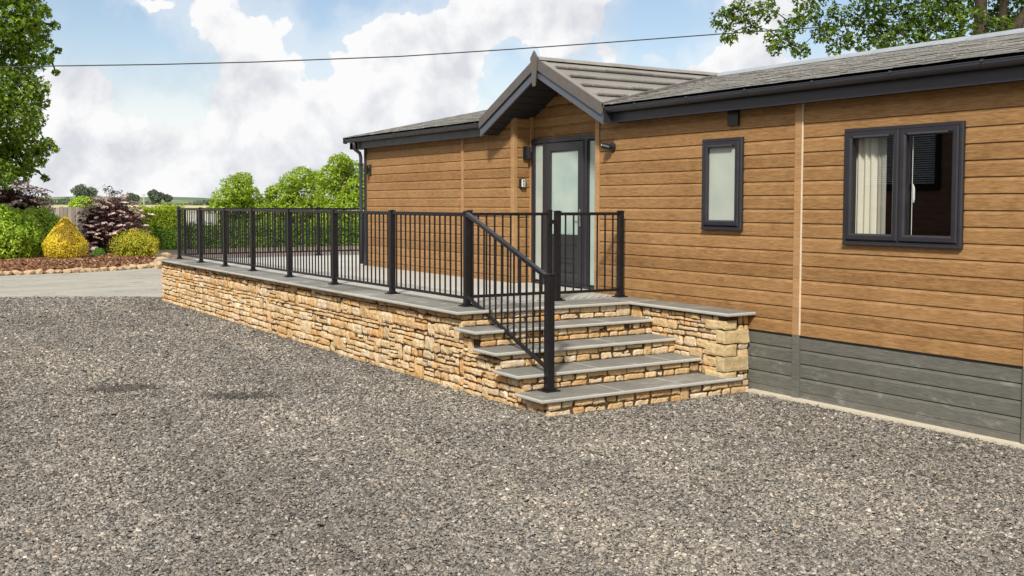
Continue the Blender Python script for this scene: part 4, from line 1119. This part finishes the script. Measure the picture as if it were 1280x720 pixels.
# ================================================================== PLANTING BED
edge = [(-14, 32.6), (-6, 32.8), (0, 32.95), (3.8, 33.2), (6.0, 33.55), (7.3, 34.1), (8.4, 34.9), (9.1, 36.2), (9.35, 37.6), (9.3, 39.5), (9.1, 42)]
back = [(9.0, 46), (-14, 46)]
V = [(x, y, G-.0) for x, y in edge]+[(x, y, G) for x, y in back]
cx_, cy_ = 2, 39
poly = edge+back; rings = [(1.0, .0), (.985, .05), (.93, .14), (.8, .2), (.5, .24), (0.02, .24)]
V = []; F = []; n = len(poly)
for s_, h in rings:
    for (x, y) in poly: V.append((cx_+(x-cx_)*s_, cy_+(y-cy_)*s_, G+h+(.03*noise.noise(Vector((x*s_, y, 0))) if h > .1 else 0)))
for k in range(len(rings)-1):
    for i in range(n): F.append((k*n+i, k*n+(i+1) % n, (k+1)*n+(i+1) % n, (k+1)*n+i))
o = mesh_obj('mulch_bed', V, F, MT['mulch'], smooth=True); tag(o, kind='structure')
# bark pieces
nn = 9000; xs = rng.uniform(-3, 9.4, nn); ys = rng.uniform(33, 40, nn)
def inside(x, y):
    e_ = np.array(edge); yy = np.interp(x, e_[:9, 0], e_[:9, 1]); return (y > yy+.18)&(x < 9.2)
k_ = inside(xs, ys); xs, ys = xs[k_], ys[k_]
zb_ = G+.10+np.clip((ys-np.interp(xs, np.array(edge)[:9, 0], np.array(edge)[:9, 1]))*.09, 0, .13)
W, F_ = chips(np.stack([xs, ys, zb_], -1), rng.uniform(.025, .07, len(xs)), .25, None, 'm', tilt=.5); o = quadmesh('bark_mulch', W, F_, MT['bark_chips']); tag(o, 'brown bark mulch pieces covering the planting bed', 'mulch', kind='stuff')

def rock(name, p, sx, sy, sz, seed, mat, parent=None):
    bm = bmesh.new(); bmesh.ops.create_icosphere(bm, subdivisions=3, radius=1)
    for v in bm.verts:
        c = v.co; c = Vector([math.copysign(abs(q)**.65, q) for q in c]); c = c*(1+.25*noise.noise(c*1.3+Vector((seed, 0, 0)))+.08*noise.noise(c*4+Vector((0, seed, 0))))
        v.co = Vector((c.x*sx, c.y*sy, c.z*sz))
    me = bpy.data.meshes.new(name); bm.to_mesh(me); bm.free(); me.materials.append(mat)
    o = bpy.data.objects.new(name, me); COL.objects.link(o); o.location = p; o.rotation_euler = (0, 0, random.uniform(0, 3)); return o
proto = [rock('edging_stone', (0, 0, -50), .17, .13, .085, s_*7.3, MT['rock']) for s_ in range(5)]
pts = []; acc = 0
L_ = [Vector((x, y, 0)) for x, y in edge]
segs = [(a_, b_) for a_, b_ in zip(L_, L_[1:])]
pos = 0.0; used = 0
for a_, b_ in segs:
    ln = (b_-a_).length; t_ = 0
    while t_ < ln:
        p = a_.lerp(b_, t_/ln); 
        if p.x > -1.5 and p.y < 41.5:
            q_ = proto[used] if used < 5 else proto[random.randrange(5)].copy()
            if used >= 5: COL.objects.link(q_)
            q_.location = (p.x+random.uniform(-.03, .03), p.y-.04+random.uniform(-.05, .05), G+.03+random.uniform(-.01, .02)); q_.rotation_euler = (random.uniform(-.2, .2), random.uniform(-.2, .2), random.uniform(0, 3))
            s_ = random.uniform(.65, 1.1); q_.scale = (s_, s_, s_)
            tag(q_, 'rounded sandstone in the low row edging the mulch bed', 'stone', 'sandstones edging the mulch bed'); used += 1
        t_ += random.uniform(.22, .34)
for (px_, py_, s_, lab) in ((203, 331, 1.5, 'squarish sandstone at the right end of the bed beside the terrace corner'), (207, 322, 1.1, 'small sandstone perched at the right end of the bed'), (151, 321, 1.4, 'grey-brown boulder on the mulch beside the green ball shrub')):
    p = at(px_, py_+2, 2, G+.05); q_ = rock('boulder', (p[0], p[1], G+.12), .20*s_, .16*s_, .15*s_, px_, MT['rock']); tag(q_, lab, 'boulder')

# ================================================================== FOLIAGE
def leaves(C, Nrm, L, Wd, rs=.35, bend=.25):
    """pointed leaf (4 verts, folded at the rib) at each centre"""
    n = len(C); Nn = Nrm+rng.normal(0, rs, (n, 3)); Nn /= np.linalg.norm(Nn, axis=1)[:, None]+1e-9
    T = rng.normal(0, 1, (n, 3)); T[:, 2] -= .5; T -= Nn*(T*Nn).sum(1)[:, None]; T /= np.linalg.norm(T, axis=1)[:, None]+1e-9
    B = np.cross(Nn, T); L = np.broadcast_to(L, (n,))[:, None]*rng.uniform(.7, 1.25, (n, 1)); Wd = np.broadcast_to(Wd, (n,))[:, None]*rng.uniform(.75, 1.2, (n, 1))
    p0 = C-T*L*.5; p2 = C+T*L*.5+Nn*(-bend*L*.3); p1 = C+B*Wd*.5+Nn*Wd*bend*.5; p3 = C-B*Wd*.5+Nn*Wd*bend*.5
    V = np.stack([p0, p1, p2, p3], 1).reshape(-1, 3); F_ = np.arange(4*n).reshape(n, 4); return V, F_
def palm_leaves(C, Nrm, L, rs=.6):
    """five-lobed maple leaf: two crossed pointed quads plus a tip"""
    n = len(C); Nn = Nrm+rng.normal(0, rs, (n, 3)); Nn /= np.linalg.norm(Nn, axis=1)[:, None]+1e-9
    T = rng.normal(0, .7, (n, 3)); T[:, 2] -= .8; T -= Nn*(T*Nn).sum(1)[:, None]; T /= np.linalg.norm(T, axis=1)[:, None]+1e-9
    B = np.cross(Nn, T); L = (L*rng.uniform(.65, 1.25, n))[:, None]
    def P(u, v, h=0): return C+T*L*u+B*L*v+Nn*L*h
    ptsU = [P(-.35, 0), P(-.12, .52, -.12), P(.05, .2), P(.55, 0, -.14), P(.05, -.2), P(-.12, -.52, -.12)]
    V = np.stack(ptsU, 1).reshape(-1, 3); b_ = (np.arange(n)*6)[:, None]
    F_ = np.concatenate([b_+np.array([[0, 1, 2, 4]]), b_+np.array([[0, 2, 3, 4]]), b_+np.array([[0, 4, 5, 5]])], 0)
    F_ = np.concatenate([b_+np.array([[0, 1, 2, 3]]), b_+np.array([[0, 3, 4, 5]])], 0)
    return V, F_
def sph(n):
    v = rng.normal(0, 1, (n, 3)); return v/np.linalg.norm(v, axis=1)[:, None]
def lump(D, seed, f, amp):
    return np.array([1+amp*noise.noise(Vector((d[0]*f+seed, d[1]*f, d[2]*f)))+amp*.5*noise.noise(Vector((d[0]*f*2.6, d[1]*f*2.6+seed, d[2]*f*2.6))) for d in D])
def shrub(name, label, cat, c, rx, ry, rz, n, L, Wd, mats, group=None, f=2.2, amp=.25, shell=.35, zmin=None, shape=None, splitf=None, core=True, stem=True, rs=.45, upb=.35, partname='foliage', gaps=.8):
    """leafy bush: leaves through the outer shell, upright stems inside"""
    base = (c[0], c[1], c[2]-rz if zmin is None else zmin)
    t = thing(name, label, cat, base, group)
    D = sph(n); rr_ = lump(D, c[0]*3.1+c[1], f, amp)*(1-shell*rng.uniform(0, 1, n)**1.6)
    Pn = D*rr_[:, None]
    if gaps:
        gn = np.array([noise.noise(Vector((p[0]*4.2+c[0], p[1]*4.2, p[2]*4.2))) for p in Pn]); kk = ~((gn < -.12)&(rng.uniform(0, 1, n) < gaps)); Pn, D = Pn[kk], D[kk]
    if shape is not None: Pn = shape(Pn)
    C = Pn*np.array([rx, ry, rz])+np.array(c)
    if zmin is not None: k_ = C[:, 2] > zmin+.02; C, D = C[k_], D[k_]
    Nn = D/np.array([rx, ry, rz]); Nn /= np.linalg.norm(Nn, axis=1)[:, None]; Nn[:, 2] += upb
    if splitf is None: groups = [(np.ones(len(C), bool), mats, partname)]
    else:
        k_ = splitf(C); groups = [(~k_, mats[0], partname), (k_, mats[1], splitf.__name__)]
    for k_, mt_, pn in groups:
        if k_.sum() == 0: continue
        V, F_ = leaves(C[k_], Nn[k_], L, Wd, rs); mesh_obj(pn, V, F_, mt_, t)
    if stem:
        b_ = MB()
        for i in range(7):
            an = i*.9; q_ = (c[0]+math.cos(an)*rx*.45, c[1]+math.sin(an)*ry*.45, c[2]+rz*.35)
            b_.tube([(c[0]+math.cos(an)*.05, c[1]+math.sin(an)*.05, base[2]-.05), ((c[0]+q_[0])/2, (c[1]+q_[1])/2, (base[2]+q_[2])/2), q_], [.03, .02, .01], 6)
        b_.build('stems', MT['bark'], t)
    if core:
        D2 = sph(int(n*.35)); P2 = D2*(.72*rng.uniform(.5, 1, len(D2))**.4*lump(D2, c[0]*3.1+c[1], f, amp))[:, None]
        if shape is not None: P2 = shape(P2)
        C2 = P2*np.array([rx, ry, rz])+np.array(c)
        if zmin is not None: C2 = C2[C2[:, 2] > zmin+.02]
        V, F_ = leaves(C2, sph(len(C2)), L*2.2, Wd*2.6, 1); mesh_obj('inner_foliage', V, F_, mats[0] if isinstance(mats, (list, tuple)) else mats, t)
    return t
GB = G+.12
shrub('laurel_shrub', 'large rounded glossy laurel at the left edge of the mulch bed', 'shrub', (4.45, 38.6, -.02), 1.28, 1.2, 1.12, 12000, .13, .055, MT['laurel'], 'laurel shrubs in the bed', gaps=.35, amp=.16, zmin=GB)
shrub('laurel_shrub', 'smaller glossy laurel partly behind the big laurel, left of the yellow conifer', 'shrub', (6.0, 40.7, -.02), .88, .9, 1.05, 8000, .13, .055, MT['laurel'], 'laurel shrubs in the bed', gaps=.35, amp=.14, zmin=GB)
def cone(Pn):
    z = Pn[:, 2]; s_ = np.where(z > -.2, np.clip(1-((z+.2)/1.2), 0, 1)**.78, 1-.25*((-.2-z)/.8)**2)
    r_ = np.sqrt(np.clip(1-z**2, 1e-3, 1)); k_ = s_/r_; k_ = np.clip(k_, 0, 1.3); Q = Pn.copy(); Q[:, 0] *= k_; Q[:, 1] *= k_; return Q
cc = (6.33, 37.7, -.02)
def browned_patch(C):
    # the brown area faces the yard on the upper half
    vx = (C[:, 0]-cc[0]-.03)/.42; vz = (C[:, 2]-(cc[2]+.20))/.50
    nn_ = np.array([noise.noise(Vector((p[0]*5, p[1]*5, p[2]*5))) for p in C])
    return (vx**2+vz**2+nn_*1.5 < .75)&(C[:, 1] < cc[1]+.1)
shrub('yellow_conifer', 'egg-shaped golden yellow conifer with a browned patch near its tip', 'shrub', cc, .70, .70, .74, 12000, .055, .03, [MT['yellow'], MT['browned']], amp=.05, shell=.10, zmin=GB, gaps=.3, shape=cone, splitf=browned_patch, upb=.5)
shrub('box_ball', 'small clipped bright green ball shrub on the mulch beneath the purple elder', 'shrub', (7.65, 39.0, -.62), .23, .23, .23, 2500, .03, .02, MT['ball'], amp=.04, shell=.12, stem=False, gaps=0)
def golden_tips(C): return (C[:, 0] > 9.02)|(C[:, 2]+.25*np.sin(C[:, 0]*9) > .14)
shrub('golden_bush', 'low rounded gold and green bush at the right end of the mulch bed', 'shrub', (8.62, 38.0, -.36), .80, .7, .62, 7500, .07, .028, [MT['gold'], MT['goldtip']], amp=.2, zmin=GB-.1, splitf=golden_tips)

def flower_heads(t, spots, r):
    proto_ = None
    for i, p in enumerate(spots):
        if proto_ is None:
            n = 26; D = sph(n); D[:, 2] = np.abs(D[:, 2])*.35
            V, F_ = leaves(D*np.array([r, r, r*.6]), np.tile(np.array([0, 0, 1.]), (n, 1)), r*.75, r*.7, .3)
            proto_ = mesh_obj('flower_head', V+np.array(wloc(t)), F_, MT['flower'], t)
            q_ = proto_
        else:
            q_ = proto_.copy(); COL.objects.link(q_); q_.parent = t
        s_ = random.uniform(.6, 1.25); q_.scale = (s_, s_, s_); q_.location = Vector(p)-wloc(t); q_.rotation_euler = (random.uniform(-.3, .6), random.uniform(-.3, .3), random.uniform(0, 6))
def elder(label, c, rx, ry, rz, n, nf, fr_, seed, zmin):
    t = shrub('purple_elder', label, 'shrub', c, rx, ry, rz, n, .12, .035, MT['elder'], 'purple-leaved elders with pink flowers', f=2.6, amp=.32, shell=.5, zmin=zmin, rs=.6)
    D = sph(3000); rr_ = lump(D, c[0]*3.1+c[1], 2.6, .32)*rng.uniform(.93, 1.06, 3000); Q = D*rr_[:, None]*np.array([rx, ry, rz])+np.array(c)
    k_ = (Q[:, 1] < c[1]+.15*ry)&(Q[:, 2] > (.85 if seed == 2 else zmin+.25)); Q = Q[k_]
    sel = []; 
    for p in Q:
        if all((p-s_) @ (p-s_) > (fr_*1.45)**2 for s_ in sel): sel.append(p)
        if len(sel) >= nf: break
    flower_heads(t, sel, fr_); return t
elder('broad purple-leaved elder with pink flowers in the middle of the bed', (8.40, 40.4, .25), 1.16, 1.0, 1.12, 11000, 99, .115, 1, GB)
elder('tall purple-leaved elder with pale pink flowers above the laurels at the left edge', (5.0, 42.2, .70), 1.75, 1.1, 1.3, 13000, 99, .135, 2, -.6)
t = thing('wispy_shrub', 'sparse dark-stemmed shrub rising behind the middle elder against the sky', 'shrub', (9.0, 42.5, GB))
bm = MB(); tips = []
for i in range(9):
    x_ = 9.0+.10*(i-4)+random.uniform(-.05, .05); z_ = 1.45+random.uniform(-.3, .28); bm.tube([(9.0, 42.5, GB), (9.0+(x_-9)*.4, 42.5, .4), (x_, 42.5+random.uniform(-.2, .2), z_)], [.03, .02, .006], 5); tips.append((x_, 42.5, z_))
bm.build('stems', MT['bark'], t)
C = np.concatenate([np.array(p)+rng.normal(0, 1, (26, 3))*np.array([.10, .1, .06]) for p in tips]); V, F_ = leaves(C, np.tile(np.array([0, 0, 1.]), (len(C), 1)), .11, .05, .4); mesh_obj('foliage', V, F_, MT['elder'], t)

# ---- fence, lime shrub, hedge, white panel
fn = thing('board_fence', 'weathered vertical board fence seen between the elders', 'fence', (6, 46, G)); bm = MB(); x = 1.0; i = 0
while x < 10.2:
    bm.box(x, x+.145, 46+(.02 if i % 2 else 0), 46.02+(.02 if i % 2 else 0), G, 1.0+random.uniform(-.015, .02)); x += .152; i += 1
bm.build('boards', MT['fence'], fn); MB().box(1, 10.2, 46.045, 46.09, .6, .68).box(1, 10.2, 46.045, 46.09, -.5, -.42).build('rail', MT['fence'], fn)
for x in (2.8, 5.2, 7.6, 10.0): MB().box(x, x+.1, 46.09, 46.19, G, 1.03).build('post', MT['fence'], fn)
shrub('lime_shrub', 'rounded lime green shrub showing above the board fence', 'shrub', (9.3, 51.0, .72), .66, .6, .78, 5000, .10, .06, MT['lime'], amp=.12, zmin=G)
shrub('bright_shrub', 'bright green shrub between the middle elder and the hedge', 'shrub', (10.9, 47.8, -.05), .8, .7, 1.05, 5000, .11, .05, MT['hedgetop'], amp=.2, zmin=G)
shrub('yellow_green_shrub', 'yellow-green shrub at the left end of the laurel hedge', 'shrub', (12.0, 49.6, -.02), .75, .7, 1.02, 4500, .11, .05, MT['hedgetop'], amp=.2, zmin=G)
def hedge(name, label, pts, wd, ztop, n, mats, L=.11, split=.55):
    t = thing(name, label, 'hedge', (pts[0][0], pts[0][1], G)); a_, b_ = np.array(pts[0], float), np.array(pts[1], float); ln = np.linalg.norm(b_-a_); T = (b_-a_)/ln; Nn_ = np.array([T[1], -T[0]])
    u = rng.uniform(0, ln, n); s_ = rng.uniform(0, 1, n); h = ztop-G
    front = rng.uniform(0, 1, n) < .68
    wob = np.array([.14*noise.noise(Vector((q_*1.3, s2*2.5, a_[0]))) for q_, s2 in zip(u, s_)])+rng.uniform(-.10, .05, n)
    z = np.where(front, G+h*s_, ztop+wob*2.6-.05); dd = np.where(front, wd/2+wob, (rng.uniform(-.5, .5, n))*wd)
    C = np.stack([a_[0]+T[0]*u+Nn_[0]*dd, a_[1]+T[1]*u+Nn_[1]*dd, z], -1)
    N3 = np.where(front[:, None], np.array([Nn_[0], Nn_[1], .3]), np.array([0, 0, 1.]))
    up_ = C[:, 2]+wob*1.5 > G+h*split
    for k_, mt_, pn in ((up_, mats[0], 'new_growth'), (~up_, mats[1], 'foliage')):
        V, F_ = leaves(C[k_], N3[k_], L, L*.5, .5); mesh_obj(pn, V, F_, mt_, t)
    # inner twigs and leaves
    bm = MB()
    q_ = .2
    while q_ < ln:
        p = a_+T*q_; bm.tube([(p[0], p[1], G-.05), (p[0]+random.uniform(-.1, .1), p[1], G+h*.5), (p[0]+random.uniform(-.2, .2), p[1], ztop-.1)], [.04, .03, .012], 5); q_ += .5
    bm.build('stems', MT['bark'], t)
    m_ = int(n*.25); C2 = np.stack([a_[0]+T[0]*rng.uniform(0, ln, m_), a_[1]+rng.uniform(-.3, .3, m_)*wd, rng.uniform(G, ztop-.1, m_)], -1)
    C2[:, 1] = a_[1]+(C2[:, 0]-a_[0])*(T[1]/T[0])+rng.uniform(-.3, .3, m_)*wd
    V, F_ = leaves(C2, sph(m_), L*2.6, L*1.6, 1); mesh_obj('inner_foliage', V, F_, mats[1], t)
    return t
hedge('laurel_hedge', 'clipped green hedge with bright new growth just left of the railing', [(11.2, 48.2), (13.05, 48.2)], 1.0, .93, 9000, [MT['hedgetop'], MT['hedge']])
hedge('low_hedge', 'long dark green hedge seen through the railing beyond the terrace', [(13.0, 48.6), (34, 48.6)], 1.0, .16, 26000, [MT['hedge'], MT['hedge']], L=.13)
wp = thing('picket_panel', 'white picket panel showing over the low hedge through the railing', 'fence', (16, 56, G)); bm = MB(); x = 15.3
while x < 17.0: bm.box(x, x+.07, 56, 56.03, G, .62); x += .10
bm.build('pickets', MT['whitefence'], wp); MB().box(15.3, 17.0, 56.03, 56.07, .35, .43).box(15.3, 17.0, 56.03, 56.07, -.45, -.37).build('rail', MT['whitefence'], wp)

# ---- trees
def tree(name, label, base, trunk_r, trunk_h, clumps, nper, L, mat, group=None, leaf='q', inner=.35, flat=.8, droop=0.0, limb_r=None, top=None):
    """trunk, a limb to every clump and a cloud of leaves round each clump"""
    t = thing(name, label, 'tree', base, group); bx_, by_, bz_ = base
    top = top or (bx_, by_, bz_+trunk_h); bm = MB()
    bm.tube([(bx_, by_, bz_-.1), (bx_+.03, by_, bz_+trunk_h*.3), ((bx_+top[0])/2, (by_+top[1])/2, bz_+trunk_h*.6), top], [trunk_r*1.25, trunk_r, trunk_r*.8, trunk_r*.35], 12); bm.build('trunk', MT['bark'], t, smooth=True)
    bm = MB(); Cs = []; Ns = []
    trunk_pts = [Vector((bx_, by_, bz_)).lerp(Vector(top), q_/12) for q_ in range(5, 13)]
    order = sorted(clumps, key=lambda c: min((Vector(c[:3])-q_).length for q_ in trunk_pts)); nodes = [(q_+Vector((0, 0, 0)), 0.0) for q_ in trunk_pts]; link = {}
    for c in order:
        p = Vector(c[:3]); best = min(nodes, key=lambda q: (q[0]-p).length*1.0+q[1]*.45+max(0, q[0].z < p.z-2)*1.0); link[c] = best[0]; nodes.append((p, best[1]+(best[0]-p).length))
    for (cx, cy, cz, r_) in clumps:
        f_ = min(.95, max(.3, (cz-bz_)/trunk_h*.75-.05)); s_ = Vector((bx_, by_, bz_)).lerp(Vector(top), min(1, f_)); e_ = Vector((cx, cy, cz)); s_ = link[(cx, cy, cz, r_)]
        dd_ = (e_-s_).length; mid = s_.lerp(e_, .5)+Vector((rng.normal()*.08, rng.normal()*.08, .07+rng.normal()*.05))*dd_; lr = (limb_r or trunk_r*.32)*min(1.2, .45+.35*dd_)
        bm.tube([s_, mid, e_, e_+(e_-mid)*.35*min(1, r_/((e_-mid).length+.01))], [lr, lr*.6, lr*.28, lr*.1], 6)
        for q_ in range(5):
            dd = Vector(sph(1)[0])*r_*.75; bm.tube([e_.lerp(mid, .15), e_+dd*.5, e_+dd], [lr*.25, lr*.15, lr*.06], 4, cap=False)
        n = int(nper*(r_**2)); D = sph(n); rr_ = rng.uniform(inner, 1, n)**.6*np.array([1+.35*noise.noise(Vector((d[0]*2.2+cx, d[1]*2.2+cy, d[2]*2.2+cz))) for d in D])
        C = D*rr_[:, None]*np.array([r_, r_, r_*flat])+np.array([cx, cy, cz]); C[:, 2] -= droop*rng.uniform(0, 1, n)*r_
        Nn = D*.6; Nn[:, 2] += .55; Cs.append(C); Ns.append(Nn)
    bm.build('limbs', MT['bark'], t, smooth=True)
    C = np.concatenate(Cs); Nn = np.concatenate(Ns)
    V, F_ = palm_leaves(C, Nn, L) if leaf == 'p' else leaves(C, Nn, L, L*.62, .55)
    mesh_obj('crown', V, F_, mat, t); return t
# big maple on the left: crown column with ragged right-hand edge
rt = random.Random(4); cl = []
def P38(px, py, Y=38.5): 
    p = at(px, py, 1, Y); return p
for (px_, py_, r_) in [(-60, -60, 1.5), (-20, -40, 1.3), (20, -25, 1.0), (38, 6, .60), (-10, 10, 1.3), (25, 35, .85), (48, 34, .42), (-50, 50, 1.6), (5, 70, 1.1), (42, 66, .6), (60, 72, .25), (20, 105, .95), (46, 108, .45), (-40, 115, 1.5), (10, 140, 1.1), (42, 146, .5), (52, 128, .28), (-10, 170, 1.2), (30, 172, .7), (56, 180, .38), (45, 195, .42), (15, 195, .8), (-50, 190, 1.4), (30, 212, .4), (57, 222, .16), (0, 215, .6),
                        (68, 30, .20), (72, 62, .18), (-110, 60, 1.8), (-120, 150, 1.6), (-90, -90, 1.8), (70, 185, .18), (56, 50, .3), (55, 14, .28), (70, 90, .15)]:
    p = P38(px_, py_, 38.5+rt.uniform(-1.2, 1.8)); cl.append((p[0], p[1], p[2], r_))
bp = P38(-45, 240, 39.5)
tree('maple_tree', 'tall leafy green tree filling the left edge above the elder', (bp[0], bp[1], G), .28, 9, cl, 950, .16, MT['maple'], leaf='p', flat=.8, droop=.3, top=(bp[0]+.3, bp[1], 8.5))
# tree behind the lodge ridge on the right with spreading sprays
cl = []
for (px_, py_, r_, Y) in [(905, 22, .28, 14.4), (925, 12, .30, 14.2), (912, 45, .18, 14.4), (940, 32, .20, 14.2), (958, 10, .28, 14.0), (975, 48, .30, 13.9), (990, 30, .26, 13.8), (1000, 60, .22, 13.7), (968, 62, .14, 13.9), (1010, 14, .30, 13.6), (1030, 38, .28, 13.5), (1050, 18, .34, 13.4), (1042, 60, .15, 13.4), (1062, 48, .26, 13.3), (1085, 25, .34, 13.2), (1080, 60, .14, 13.0),
                          (1100, 45, .30, 13.0), (1118, 22, .38, 12.8), (1110, 52, .26, 12.6), (1140, 38, .34, 12.5), (1150, 12, .38, 12.4), (1170, 40, .34, 12.3), (1180, 18, .36, 12.2), (1200, 5, .38, 12.1), (1205, 38, .26, 12.0), (1240, 22, .30, 12.2), (1265, 10, .42, 12.0), (1262, 34, .30, 11.9), (1290, 25, .4, 11.8), (1215, 20, .26, 11.2), (1232, 48, .2, 11.2), (1250, 30, .24, 11.1), (1270, 50, .22, 11.1), (1192, 50, .22, 11.6), (1130, 62, .2, 12.2), (1160, 58, .2, 12.1),
                          (1100, -15, .6, 12.8), (1180, -30, .7, 12.4), (1020, -20, .5, 13.7), (1250, -40, .8, 12), (1150, -70, .9, 12.4), (1235, -100, 1.2, 12), (1330, -20, .8, 11.5), (1080, -60, .7, 13), (1330, -90, 1.2, 11.5)]:
    p = at(px_, py_, 1, Y); cl.append((p[0], p[1], p[2], r_))
bp = at(1222, 60, 1, 11.75)
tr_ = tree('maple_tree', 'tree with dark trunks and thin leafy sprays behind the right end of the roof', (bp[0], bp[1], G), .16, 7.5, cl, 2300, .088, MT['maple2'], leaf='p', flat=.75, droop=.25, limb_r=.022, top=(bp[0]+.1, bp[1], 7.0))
bq_ = at(1251, 60, 1, 11.7); MB().tube([(bq_[0]-.1, bq_[1], G-.1), (bq_[0], bq_[1], 3), (bq_[0]+.05, bq_[1], 5), (bq_[0]+.3, bq_[1]-.1, 7)], [.10, .08, .07, .03], 10).build('trunk', MT['bark'], tr_, smooth=True)
b3 = at(1262, 45, 1, 11.6); b4 = at(1300, -10, 1, 11.5); MB().tube([(b3[0]-.3, b3[1], G+3), tuple(b3), tuple(b4)], [.13, .11, .08], 10).build('trunk', MT['bark'], tr_, smooth=True)
# bright trees beyond the hedge
def btree(label, px_c, pts_, Y, mat=MT['bright'], nper=1700, L=.15):
    cl_ = []
    for (px_, py_, r_) in pts_: p = at(px_, py_, 1, Y+random.uniform(-.8, .8)); cl_.append((p[0], p[1], p[2], r_*1.14))
    b_ = at(px_c, 255, 1, Y); tree('field_tree', label, (b_[0], b_[1], G), .14, 3.6, cl_, nper, L, mat, 'bright green trees beyond the terrace', flat=.85, inner=.55)
btree('rounded bright green tree standing alone at the left of the group beyond the railing', 298, [(298, 236, .85), (282, 250, .75), (313, 250, .75), (275, 264, .65), (300, 262, .9), (322, 264, .6), (303, 226, .55), (290, 280, .9), (318, 282, .8), (270, 282, .6)], 60)
btree('bushy bright green tree in the middle of the group beyond the railing', 365, [(350, 245, .75), (362, 230, .6), (378, 222, .7), (385, 240, .9), (365, 258, .8), (345, 265, .7), (395, 225, .6), (372, 280, 1.0), (345, 284, .8), (402, 262, .8), (340, 240, .35), (390, 285, .9)], 58)
btree('tallest bright green tree of the group, beside the lodge corner', 430, [(425, 208, .65), (440, 215, .7), (412, 222, .65), (432, 232, .9), (452, 240, .9), (415, 248, .85), (440, 262, .9), (420, 280, .9), (448, 285, .9), (428, 200, .35), (470, 225, .9), (480, 265, 1.0)], 52)
# far trees on the hills
def ftree(label, px_, pyb, pyt, Z, hw, k=1):
    b_ = at(px_, pyb, 1, Z); t_ = at(px_, pyt, 1, Z); h = t_[2]-b_[2]; cl_ = []
    for i in range(9): a_ = i*2.4; cl_.append((b_[0]+hw*.6*math.cos(a_)*(.4+.6*(i % 3)/2), b_[1]+hw*.3*math.sin(a_), b_[2]+h*(.22+.55*((i*37) % 10)/10)*k, hw*.5))
    tree('distant_tree', label, (b_[0], b_[1], min(b_[2], G)), .3, max(2, h*.8), cl_, 520/(hw*.55)**2*1.0, Z*.0022, MT['fartree'], 'trees on the far hill', flat=.9, inner=.3)
ftree('dark rounded tree on the skyline, larger of the pair beyond the fields', 194, 252, 238, 250, 1.9)
ftree('dark tree on the skyline, smaller of the pair beyond the fields', 209, 252, 243, 250, 1.1)
ftree('hazy dome-topped tree on the skyline above the lime shrub', 105, 252, 231, 170, 1.9)
ftree('low dark tree on the skyline between the elder and the skyline pair', 166, 253, 242, 230, 1.3)
tl = MB()
t = thing('hedgerow', 'dark broken hedgerow line across the far fields', 'hedge', (60, 255, G)); n = 14000
hx = rng.uniform(20, 175, n); hy = np.where(rng.uniform(0, 1, n) < .5, 215, 262)+rng.normal(0, .9, n)+hx*.06
hh = np.array([max(.15, .9+1.9*noise.noise(Vector((q_*.055, q2*.02, 0)))+.8*noise.noise(Vector((q_*.23, q2*.1, 4)))) for q_, q2 in zip(hx, hy)])
C = np.stack([hx, hy, G+1.35+rng.uniform(0, 1, n)**.7*hh*1.3], -1); V, F_ = leaves(C, sph(n), .6, .5, 1); mesh_obj('foliage', V, F_, MT['fartree'], t)
pb = at(180, 258, 1, 200); t = thing('utility_pole', 'thin wooden pole standing in the far field', 'pole', (pb[0], pb[1], G)); MB().tube([(pb[0], pb[1], G-.1), (pb[0], pb[1], 2.9)], .09, 8).build('post', MT['fence'], t); MB().box(pb[0]-.5, pb[0]+.5, pb[1]-.05, pb[1]+.05, 2.6, 2.72).build('cross_arm', MT['fence'], t)

# ---- overhead cable
wp_ = [(-260, 86), (-100, 85), (0, 84), (66, 82.5), (200, 80.5), (320, 77.5), (500, 70.5), (640, 61.5), (760, 53), (900, 42.5), (1000, 36), (1150, 25), (1400, 5)]
pts = []
for px_, py_ in wp_:
    d_ = MC.T@np.array([(px_-640)/FPX, (py_-CYP)/FPX, 1.]); Z = 25+(px_+260)/1660*3; pts.append(tuple(np.array([0, 0, EYE])+d_*Z))
o = MB().tube(pts, .014, 6).build('overhead_cable', MT['wire'], smooth=True); tag(o, 'thin black overhead cable sagging across the sky', 'cable')

S.render.engine = 'CYCLES'
S.cycles.max_bounces = 6; S.cycles.transparent_max_bounces = 12; S.cycles.caustics_reflective = False; S.cycles.caustics_refractive = False
S.render.film_transparent = False
